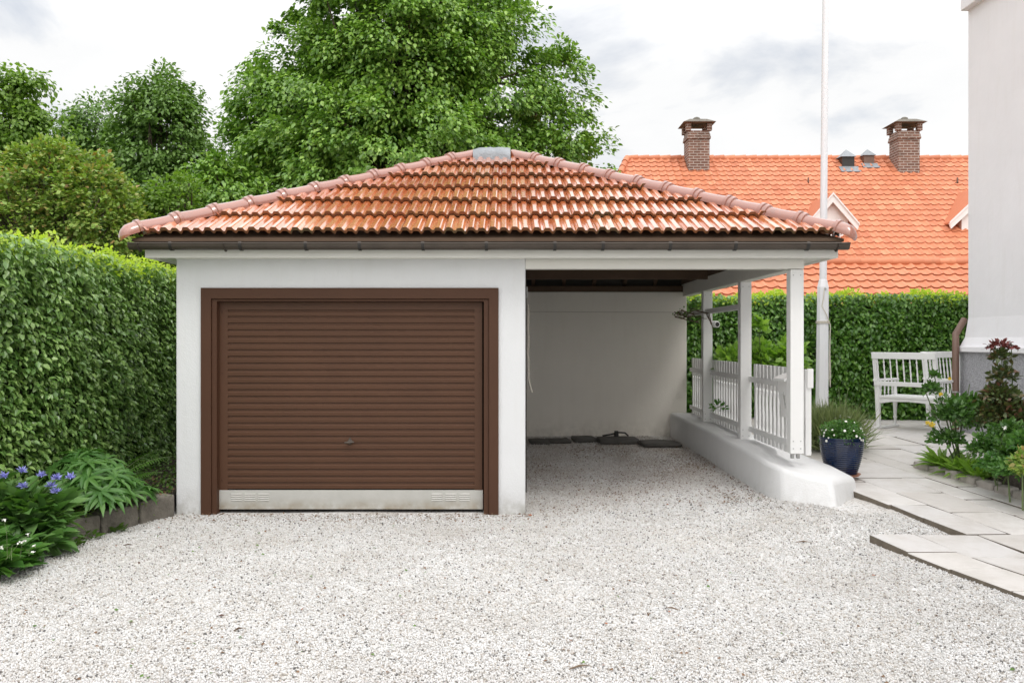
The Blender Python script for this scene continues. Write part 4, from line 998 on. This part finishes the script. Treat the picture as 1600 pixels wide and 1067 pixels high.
# ------------------------------------------------------------------ garden plants
def rosette(c, n, length, mat, parent, spread=1.0, up=.6, tmpl=LANCE, rad=.25, name='leaves', zr=.25, wide=1.0):
    c = np.array(c); ang = rng.random(n) * 2 * np.pi; rr = rad * np.sqrt(rng.random(n))
    pos = c + np.stack([rr * np.cos(ang), rr * np.sin(ang), zr * rng.random(n) * (1 - .6 * rr / rad)], 1)
    d = np.stack([np.cos(ang) * spread, np.sin(ang) * spread, up + rng.normal(size=n) * .35], 1) + rng.normal(size=(n, 3)) * .25
    no_ = np.array([0, 0, 1.]) - d * .2 + rng.normal(size=(n, 3)) * .25
    s_ = (rng.uniform(.6, 1.15, n) * length)[:, None] * np.array([[wide, 1, 1]])
    return leaves(name, tmpl, pos, d, no_, s_, mat, parent)
def bushy(c, rads, n, size, mat, parent, tmpl=LEAF, name='leaves', up=.2, shell=.55, wide=1.0):
    c = np.array(c); dv = nrm(rng.normal(size=(n, 3))); dv[:, 2] = np.abs(dv[:, 2]) * 1.0 - .15
    k = (shell + (1 - shell) * rng.random(n))
    lump = 1 + .18 * np.sin(dv[:, 0] * 5 + c[0] * 9) * np.cos(dv[:, 2] * 6 + c[1])
    pos = c + dv * np.array(rads) * (k * lump)[:, None]
    d = dv + np.array([0, 0, up]) + rng.normal(size=(n, 3)) * .5
    no_ = dv * .6 + np.array([0, 0, .8]) + rng.normal(size=(n, 3)) * .4
    return leaves(name, tmpl, pos, d, no_, (rng.uniform(.6, 1.2, n) * size)[:, None] * np.array([[wide, 1, 1]]), mat, parent)
def stems(c, tips, parent, r=.005, mat='stem'):
    g = MB(); c = Vector(c)
    for tpt in tips:
        tpt = Vector(tpt); b0 = c + Vector((random.uniform(-.08, .08), random.uniform(-.08, .08), 0)); mid = b0.lerp(tpt, .55) + Vector((random.uniform(-.03, .03), random.uniform(-.03, .03), .03))
        g.tube([b0, mid, tpt], [r * 1.3, r, r * .7], 5)
    return g.build('stem', M[mat], parent)
# cornflowers, bottom left
def cornflower_head(p, parent, s_=.043):
    n = 40; ang = rng.random(n) * 2 * np.pi; el = rng.uniform(-.1, 1.2, n)
    d = np.stack([np.cos(ang) * np.cos(el), np.sin(ang) * np.cos(el), np.sin(el)], 1)
    return leaves('flower', LANCE, np.repeat(np.array([p]), n, 0), d, rng.normal(size=(n, 3)), rng.uniform(.7, 1.2, n) * s_ * 1.1, M['bluepetal'], parent)
for (c, lb, fl) in (((-3.98, 6.95, .2), 'leafy clump of blue cornflowers at the left edge above the kerb', [(7, 745), (35, 737), (65, 743), (36, 761)]),
                    ((-3.72, 6.95, .2), 'blue flowering cornflower clump to the right of its neighbour, next to the palmate plant', [(80, 759), (88, 748), (110, 746), (88, 768)])):
    e = empty('cornflower', c, lb, 'flower', 'blue cornflowers in the left bed')
    rosette(c, 330, .21, M['leaf_corn'], e, 1, .7, LANCE, .24, zr=.34, wide=1.9)
    rosette((c[0], c[1] - .15, c[2] - .12), 220, .2, M['leaf_corn'], e, 1, .2, LANCE, .30, zr=.2, wide=2.2)
    tips = []
    for f_ in fl:
        p = at(f_[0], f_[1], 6.9); tips.append(p); cornflower_head(p, e)
    stems(c, tips, e, .004)
# big broad-leaf mass at lower left
c = (-3.78, 6.25, .02); e = empty('leafy_plant', c, 'broad leaved green plant spilling over the near kerb below the cornflowers', 'plant')
rosette(c, 420, .19, M['leaf_plant'], e, 1, .5, LANCE, .36, zr=.30, wide=2.4)
c = (-3.95, 5.75, .0); e = empty('leafy_plant', c, 'dark green leaves in the bottom left corner of the bed', 'plant'); rosette(c, 260, .2, M['leaf_plant'], e, 1, .5, LANCE, .3, zr=.22, wide=2.3)
# small white flowers
c = tuple(at(30, 870, 5.95)); e = empty('campion', c, 'thin grey stems with tiny white flowers hanging over the gravel at lower left', 'flower')
tips = [at(px_, py_, 5.9) for px_, py_ in ((38, 845), (44, 835), (30, 848), (54, 852), (52, 862), (6, 812), (3, 855))]
stems(c, tips, e, .0016, 'stem')
for p in tips:
    n = 7; leaves('flower', LEAF2, np.repeat(np.array([p]), n, 0) + rng.normal(size=(n, 3)) * .004, rng.normal(size=(n, 3)), rng.normal(size=(n, 3)), np.full(n, .017), M['whitepetal'], e)
# palmate plants
def palmate(c, n, size, rad, h, lb, mat='leaf_plant'):
    e = empty('palmate_plant', c, lb, 'plant', 'palmate leaved plants in the left bed'); P = []; D = []; N = []; S = []; tips = []
    for k in range(n):
        a = random.random() * 2 * math.pi; r_ = rad * math.sqrt(random.random()); zc = h * (1 - .55 * (r_ / rad) ** 2) * random.uniform(.6, 1.05)
        p = Vector((c[0] + r_ * math.cos(a), c[1] + r_ * math.sin(a), c[2] + zc)); tips.append(p)
        up_ = Vector((math.cos(a) * .75 * r_ / rad + random.uniform(-.3, .3), math.sin(a) * .75 * r_ / rad - .25 + random.uniform(-.2, .2), 1)).normalized()
        t1 = up_.orthogonal().normalized(); t2 = up_.cross(t1); m_ = 9; ph = random.random() * 6
        for q in range(m_):
            an = ph + 2 * math.pi * q / m_ * .9; dd = t1 * math.cos(an) + t2 * math.sin(an) + up_ * .12
            P.append(p); D.append(dd); N.append(up_); S.append(size * 1.15 * random.uniform(.75, 1.1))
    leaves('leaves', LANCE, np.array(P), np.array(D), np.array(N), np.array(S)[:, None] * np.array([[.95, 1, 1.]]), M[mat], e)
    stems(c, tips, e, .0035)
palmate((-3.60, 7.75, .18), 46, .17, .34, .42, 'large palmate leaved plant in front of the left hedge, in the middle of the bed')
palmate((-3.95, 8.3, .18), 34, .17, .30, .50, 'tall palmate leaved plant against the hedge behind its neighbours')
palmate((-3.42, 7.98, .2), 18, .14, .22, .2, 'low palmate leaved plant nearest the chipped kerb stone')
# fern
def fern(c, fronds, lb):
    e = empty('fern', c, lb, 'fern')
    P = []; D = []; N = []; S = []; g = MB()
    for tip, hgt in fronds:
        a = Vector(c); tip = Vector(tip); pts = []
        for k in range(25):
            s_ = k / 24; p = a.lerp(tip, s_) + Vector((0, 0, hgt * 4 * s_ * (1 - s_) * .6)); pts.append(p)
        g.tube(pts[::4], .0035, 5)
        for k in range(3, 25):
            s_ = k / 24; d = (pts[min(k+1, 24)] - pts[k-1]).normalized(); sd_ = d.cross(Vector((0, 0, 1))).normalized()
            for sg in (-1, 1):
                P.append(pts[k]); D.append(sd_ * sg + d * .5 + Vector((0, 0, -.15))); N.append((0, 0, 1)); S.append(.13 * math.sin(math.pi * (s_ * .8 + .17)))
    leaves('frond', LANCE, np.array(P), np.array(D, float), np.array(N, float) + rng.normal(size=(len(P), 3)) * .1, np.array(S)[:, None] * np.array([[.75, 1, 1.]]), M['leaf_fern'], e); g.build('stem', M['stem'], e)
fern((-3.85, 8.6, .25), [(at(268, 713, 8.75), .10), (at(255, 738, 8.75), .08), (at(262, 700, 9.6), .12), (at(210, 760, 8.2), .08)], 'bright green fern frond reaching towards the garage corner')
# weeds at the kerb foot
for px_, py_, lb, n_ in ((180, 826, 'small green weed growing at the foot of the chipped kerb stone', 60), (135, 838, 'low weed tuft between kerb and gravel beside the cornflowers', 50), (112, 850, 'small leafy weed at the kerb close to the broad leaved plant', 40)):
    Yw = F * 1.63 / (py_ - CY); c = (xx(px_, Yw), Yw, .0); e = empty('weed', c, lb, 'weed', 'weeds at the foot of the kerb'); rosette(c, n_, .06, M['leaf_weed'], e, 1, .8, LEAF, .09, zr=.05)
# ground cover in the left bed
n = 3800; Yc = rng.uniform(5, 13, n); Xc = kerb_x(np.minimum(Yc, 8.4)) - .1 - rng.random(n) * .9; Xc = np.where(Yc > 8.4, -3.2 - rng.random(n) * .95, Xc)
o = leaves('ground_cover', LEAF, np.stack([Xc, Yc, .19 + rng.random(n) * .06], 1), rng.normal(size=(n, 3)) * [1, 1, .5] + [0, 0, .3], np.array([0, 0, 1.]) + rng.normal(size=(n, 3)) * .4, rng.uniform(.02, .05, n), M['leaf_weed']); tag(o, kind='stuff')
n = 600; k_ = rng.random(n); Yc = 5.5 + 2.9 * k_; Xc = kerb_x(Yc) + .02 - rng.random(n) * .22
o = leaves('moss', LEAF, np.stack([Xc, Yc, .16 + rng.random(n) * .05 - (rng.random(n) < .3) * .12], 1), rng.normal(size=(n, 3)), np.array([0, 0, 1.]) + rng.normal(size=(n, 3)) * .4, rng.uniform(.015, .035, n), M['leaf_light']); tag(o, kind='stuff')

n = 900; Yc = rng.uniform(5.2, 9.5, n); Xc = kerb_x(np.minimum(Yc, 8.4)) - .02 - rng.random(n) * .6
o = leaves('leaf_litter', LEAF2, np.stack([Xc, Yc, .20 + rng.random(n) * .03], 1), rng.normal(size=(n, 3)) * [1, 1, .3], np.array([0, 0, 1.]) + rng.normal(size=(n, 3)) * .3, rng.uniform(.015, .04, n), M['deadleaf']); tag(o, kind='stuff')

# pot with daisies
pY = 9.05; pc = (xx(1315, pY), pY, zz(742, pY) - .0)
pot = empty('plant_pot', pc, 'cobalt blue glazed pot with ribbed sides standing at the end of the low wall', 'plant pot')
g = MB(); ph = zz(684, pY) - pc[2]; prof = [(.0, .022), (.150, .022)]
rt = 33.5 / F * pY
for k in range(67):
    s_ = k / 66; r_ = .150 + (rt - .150) * (1 - (1 - s_) ** 1.8) - .012 * max(0, s_ - .8); prof.append((r_ + .0022 * math.sin(k * math.pi / 2 * 1.0) * (1 if s_ < .93 else 0), .03 + s_ * (ph - .03)))
prof += [(rt + .004, ph), (rt + .002, ph + .012), (rt - .012, ph + .012), (rt - .02, ph - .03), (0.01, ph - .035)]
g.lathe(pc, prof, 40); g.build('pot', M['cobalt'], pot, smooth=True)
g = MB(); g.lathe(pc, [(.0, 0), (.165, 0), (.185, .02), (.178, .022), (.15, .012), (.01, .012)], 32); g.build('saucer', M['terracotta'], pot, smooth=True)
dc = (pc[0], pc[1], pc[2] + ph - .02); dz = empty('daisy_plant', dc, 'bushy plant with small white daisies filling the blue pot', 'plant')
bushy(dc, (.215, .215, .235), 2600, .034, M['leaf_plant'], dz, LANCE, wide=2, shell=.4)
for k in range(38):
    dv = Vector((random.gauss(0, 1), random.gauss(0, 1) - .5, abs(random.gauss(0, .8)))).normalized(); p = Vector(dc) + Vector((dv.x * .225, dv.y * .225, dv.z * .245)); n = 9
    an = np.linspace(0, 2 * np.pi, n, endpoint=False); t1 = dv.orthogonal().normalized(); t2 = dv.cross(t1)
    D = np.array([(t1 * math.cos(a) + t2 * math.sin(a)) for a in an]); leaves('flower', LEAF2, np.repeat(np.array([p]), n, 0), D, np.repeat(np.array([dv]), n, 0), np.full(n, random.uniform(.009, .017)), M['whitepetal'], dz)
# lavender
lc = (xx(1298, 10.6), 10.6, float(zp(10.6))); lv = empty('lavender', lc, 'big grey green lavender bush between the fence end and the flagpole', 'plant')
n = 3600; a = rng.random(n) * 2 * np.pi; el = rng.uniform(.25, 1.5, n); d = np.stack([np.cos(a) * np.cos(el), np.sin(a) * np.cos(el), np.sin(el)], 1)
GB = ([(-.012, 0, 0), (.012, 0, 0), (.016, .5, 0), (-.016, .5, 0), (0, 1, -.05)], [(0, 1, 2, 3), (3, 2, 4)])
pos = np.array(lc) + np.stack([rng.normal(size=n) * .13, rng.normal(size=n) * .13, rng.random(n) * .18], 1)
leaves('leaves', GB, pos, d + rng.normal(size=(n, 3)) * .12, rng.normal(size=(n, 3)), rng.uniform(.25, .50, n), M['leaf_lav'], lv)
# broad plant behind pot
c = (xx(1318, 11.6), 11.6, .42); e = empty('leafy_plant', c, 'fresh green lobed plant standing behind the blue pot', 'plant'); bushy(c, (.22, .2, .38), 260, .085, M['leaf_hyd'], e, up=.5, wide=1.5, shell=.3); stems(c, [at(1310, 604, 11.6), at(1325, 608, 11.6), at(1300, 640, 11.6)], e, .006)
# hydrangea behind the fence
for (px_, py_, rx, rz, n_, lb) in ((1190, 560, .36, .42, 520, 'bright green hydrangea bush behind the fence between the posts'), (1228, 555, .28, .40, 300, 'bright green hydrangea partly behind the front post'), (1143, 560, .22, .34, 200, 'smaller green hydrangea behind the fence near the camera post')):
    Yh = 12.2; c = tuple(at(px_, py_, Yh)); b0 = (c[0], Yh, .40); e = empty('hydrangea', b0, lb, 'shrub', 'hydrangeas behind the fence')
    bushy((c[0], Yh, c[2] - .12), (rx, .3, rz), n_, .11, M['leaf_hyd'], e, up=.3, wide=1.25, shell=.3); stems(b0, [(c[0] + random.uniform(-.25, .25), Yh, c[2] + random.uniform(0, .3)) for _ in range(7)], e, .006)
c = (xx(1190, 12.0), 12.0, .42); e = empty('hydrangea', c, 'tallest leafy hydrangea shoot rising behind the middle carport post', 'shrub', 'hydrangeas behind the fence')
bushy((c[0] - .05, 12, 1.78), (.13, .12, .26), 70, .10, M['leaf_hyd'], e, up=.3, wide=1.25, shell=.2); stems(c, [(c[0] - .05, 12, 1.95)], e, .006)
# small climbers through the fence
c = (xx(1120, 11.3), 11.3, .5); e = empty('climber', c, 'little dark green climber poking through the fence beside the camera post', 'plant'); bushy((xx(1122, 11.2) + .0, 11.2, zz(640, 11.2)), (.09, .14, .12), 60, .05, M['leaf_plant'], e); 

# right-hand bed
def rosebush(name, c, lb, blobs, nleaf, size, mat, tips, cat='rose bush'):
    e = empty(name, c, lb, cat)
    tot = sum(b_[3] * b_[4] for b_ in blobs)
    for i, (px_, py_, Y_, rx, rz) in enumerate(blobs):
        p = at(px_, py_, Y_); s_ = Y_ / F; bushy(tuple(p), (rx * s_, rx * s_ * .9, rz * s_), int(nleaf * rx * rz / tot), size, M[mat], e, shell=.25)
    stems(c, [at(*q) for q in tips], e, .007, 'stem'); return e
c = (xx(1490, 9.4), 9.4, float(zp(9.4)) + .05)
e = rosebush('rose_bush', c, 'green rose bush with yellow roses at the corner of the right bed', [(1490, 652, 9.3, 36, 38), (1480, 690, 9.3, 28, 22), (1455, 612, 9.3, 15, 17), (1515, 640, 9.4, 20, 28), (1460, 590, 9.3, 7, 12)], 1500, .058, 'leaf_rose', [(1459, 585, 9.3), (1485, 600, 9.3), (1515, 600, 9.4), (1445, 610, 9.3), (1480, 640, 9.3)])
for px_, py_, s_ in ((1484, 592, .03), (1456, 664, .045), (1470, 616, .03), (1449, 661, .035)):
    n = 60; p = at(px_, py_, 9.05); dd_ = nrm(rng.normal(size=(n, 3))); leaves('rose', LEAF, np.repeat(np.array([p]), n, 0) + dd_ * s_ * .35, dd_ * .3 + rng.normal(size=(n, 3)) * .6 + [0, 0, .5], dd_, np.full(n, s_ * .5), M['yellow'], e)
c = (xx(1565, 9.2), 9.2, float(zp(9.2)) + .05)
e = rosebush('rose_bush', c, 'tall rose bush with dark bronze leaves and red shoot tips before the grey plinth', [(1565, 655, 9.1, 40, 42), (1560, 622, 9.1, 32, 26), (1567, 590, 9.1, 18, 25), (1562, 560, 9.1, 17, 14), (1590, 660, 9.1, 26, 40)], 2100, .062, 'leaf_redrose', [(1555, 540, 9.1), (1580, 535, 9.1), (1565, 560, 9.1), (1590, 600, 9.1), (1540, 600, 9.1)])
bp_ = at(1562, 543, 9.1); bushy(tuple(bp_), (.15, .1, .07), 120, .05, M['redpetal'], e, name='red_shoots', shell=.3)
rosebush('shrub', (xx(1535, 9.9), 9.9, float(zp(9.9)) + .05), 'dark green shrub filling the gap between the two rose bushes', [(1525, 665, 9.9, 30, 34), (1545, 640, 9.9, 22, 26), (1580, 680, 9.6, 34, 30)], 1600, .055, 'leaf_rose', [(1530, 650, 9.9), (1560, 660, 9.8)], 'shrub')
rosebush('shrub', (xx(1590, 7.9), 7.9, float(zp(7.9)) + .05), 'leafy green shrub spilling over the nearest edging blocks', [(1585, 738, 8.0, 34, 26), (1555, 728, 8.3, 26, 20), (1600, 700, 8.0, 25, 30)], 1900, .045, 'leaf_plant', [(1585, 720, 8.0)], 'shrub')
rosebush('shrub', (xx(1560, 8.5), 8.5, float(zp(8.5)) + .05), 'low dense green shrub with narrow leaves behind the granite edging', [(1550, 705, 8.6, 36, 34), (1590, 715, 8.3, 36, 40), (1575, 680, 8.7, 30, 26)], 3000, .05, 'leaf_rose', [(1550, 690, 8.6), (1590, 690, 8.3)], 'shrub')
rosebush('shrub', (xx(1610, 7.6), 7.6, .2), 'yellowish green shrub at the right picture edge beside the last edging blocks', [(1612, 735, 7.7, 30, 40)], 900, .05, 'leaf_bronze', [(1610, 700, 7.7)], 'shrub')
for px_, py_, lb in ((1475, 712, 'strappy leaved lily clump at the corner of the edging'), (1505, 718, 'light green strappy lily clump second along the edging'), (1530, 730, 'strappy lily clump half hidden by the low shrub')):
    Yl = 9.4 - (px_ - 1475) * .009; c = (xx(px_, Yl), Yl, float(zp(Yl)) + .04); e = empty('lily_plant', c, lb, 'plant', 'strappy lilies along the granite edging'); rosette(c, 90, .24, M['leaf_hyd'], e, 1, .9, LANCE, .10, zr=.05, wide=.8)
g_ = at(1569, 668, 8.3); n = 12
c = (g_.x, g_.y, float(zp(8.3)) + .05); e = empty('white_flower', c, 'single small white flower above the low green shrub', 'flower'); leaves('petals', LEAF, np.repeat(np.array([g_]), n, 0), rng.normal(size=(n, 3)), rng.normal(size=(n, 3)), np.full(n, .025), M['whitepetal'], e); stems(c, [g_], e, .003)

# ------------------------------------------------------------------ garden chairs
def spindle(a, b, parent, r=.011):
    g = MB(); a = Vector(a); b = Vector(b); pr_ = [(0, .7), (.12, .7), (.16, 1.25), (.2, .7), (.35, 1.1), (.5, .75), (.65, 1.1), (.8, .7), (.84, 1.25), (.88, .7), (1, .7)]
    g.tube([a.lerp(b, s_) for s_, _ in pr_], [r * k for _, k in pr_], 8); return g.build('spindle', M['paint'], parent, smooth=True)
def garden_chair(loc, rot, W, label, nsp):
    e = empty('garden_chair', loc, label, 'chair', 'white spindle back garden chairs')
    def mk(g, name, sm=False, bev=.006):
        o = g.build(name, M['paint'], e, smooth=sm, bev=bev); o.location = (0, 0, 0); return o
    hw_ = W / 2; D = .52; H = 1.06; hs_ = .45
    g = MB(); g.box(-hw_ + .03, hw_ - .03, .03, D, hs_ - .02, hs_ + .012); mk(g, 'seat')
    g = MB(); g.prism([(-hw_ + .03, hs_ - .021), (hw_ - .03, hs_ - .021), (hw_ - .03, hs_ - .10), (hw_ * .5, hs_ - .07), (0, hs_ - .06), (-hw_ * .5, hs_ - .07), (-hw_ + .03, hs_ - .10)], .045, .065); g.box(-hw_ + .03, hw_ - .03, D - .03, D - .01, hs_ - .09, hs_ - .021); mk(g, 'apron')
    for sx in (-1, 1):
        g = MB(); x = sx * (hw_ - .02); g.prism([(.02, .03), (-.015, hs_ - .05), (-.02, hs_ + .05), (-.10, H - .01), (-.04, H - .01), (.05, hs_ + .05), (.055, hs_ - .05), (.065, .03)], x - .024, x + .024, 'x'); mk(g, 'rear_leg')
        g = MB(); g.tube([(x, D - .04, .03), (x, D - .04, .12), (x, D - .04, .14), (x, D - .04, .16), (x, D - .04, hs_ - .1), (x, D - .04, hs_ - .02), (x, D - .04, .66)], [.018, .02, .03, .02, .032, .03, .02], 10); mk(g, 'front_leg', True, 0)
        g = MB(); g.box(x - .03, x + .03, -.04, D + .03, 0, .03); mk(g, 'runner')
        g = MB(); g.box(x - .03, x + .03, -.06, D + .02, .66, .69); mk(g, 'armrest')
        for k in range(4):
            o = spindle((x, .10 + k * .10, hs_ + .01), (x, .10 + k * .10, .66), e); o.location = (0, 0, 0)
    g = MB(); g.prism([(-.105, H - .09), (-.07, H - .09), (-.075, H), (-.11, H)], -hw_ - .005, hw_ + .005, 'x'); mk(g, 'top_rail')
    g = MB(); g.prism([(-.055, .60), (-.02, .60), (-.025, .66), (-.06, .66)], -hw_ + .003, hw_ - .003, 'x'); mk(g, 'lower_rail')
    for k in range(nsp):
        x = -hw_ + .07 + (W - .14) * k / (nsp - 1); o = spindle((x, -.042, .655), (x, -.086, H - .085), e); o.location = (0, 0, 0)
    e.rotation_euler = (0, 0, rot); return e
garden_chair((xx(1416, 12.1), 12.1, .42), R(-52), .88, 'white wooden chair with spindle back seen from behind, on the paving by the hedge', 9)
garden_chair((xx(1472, 13.0), 12.95, .42), R(196), .62, 'white wooden chair further back, half hidden by the house corner', 9)
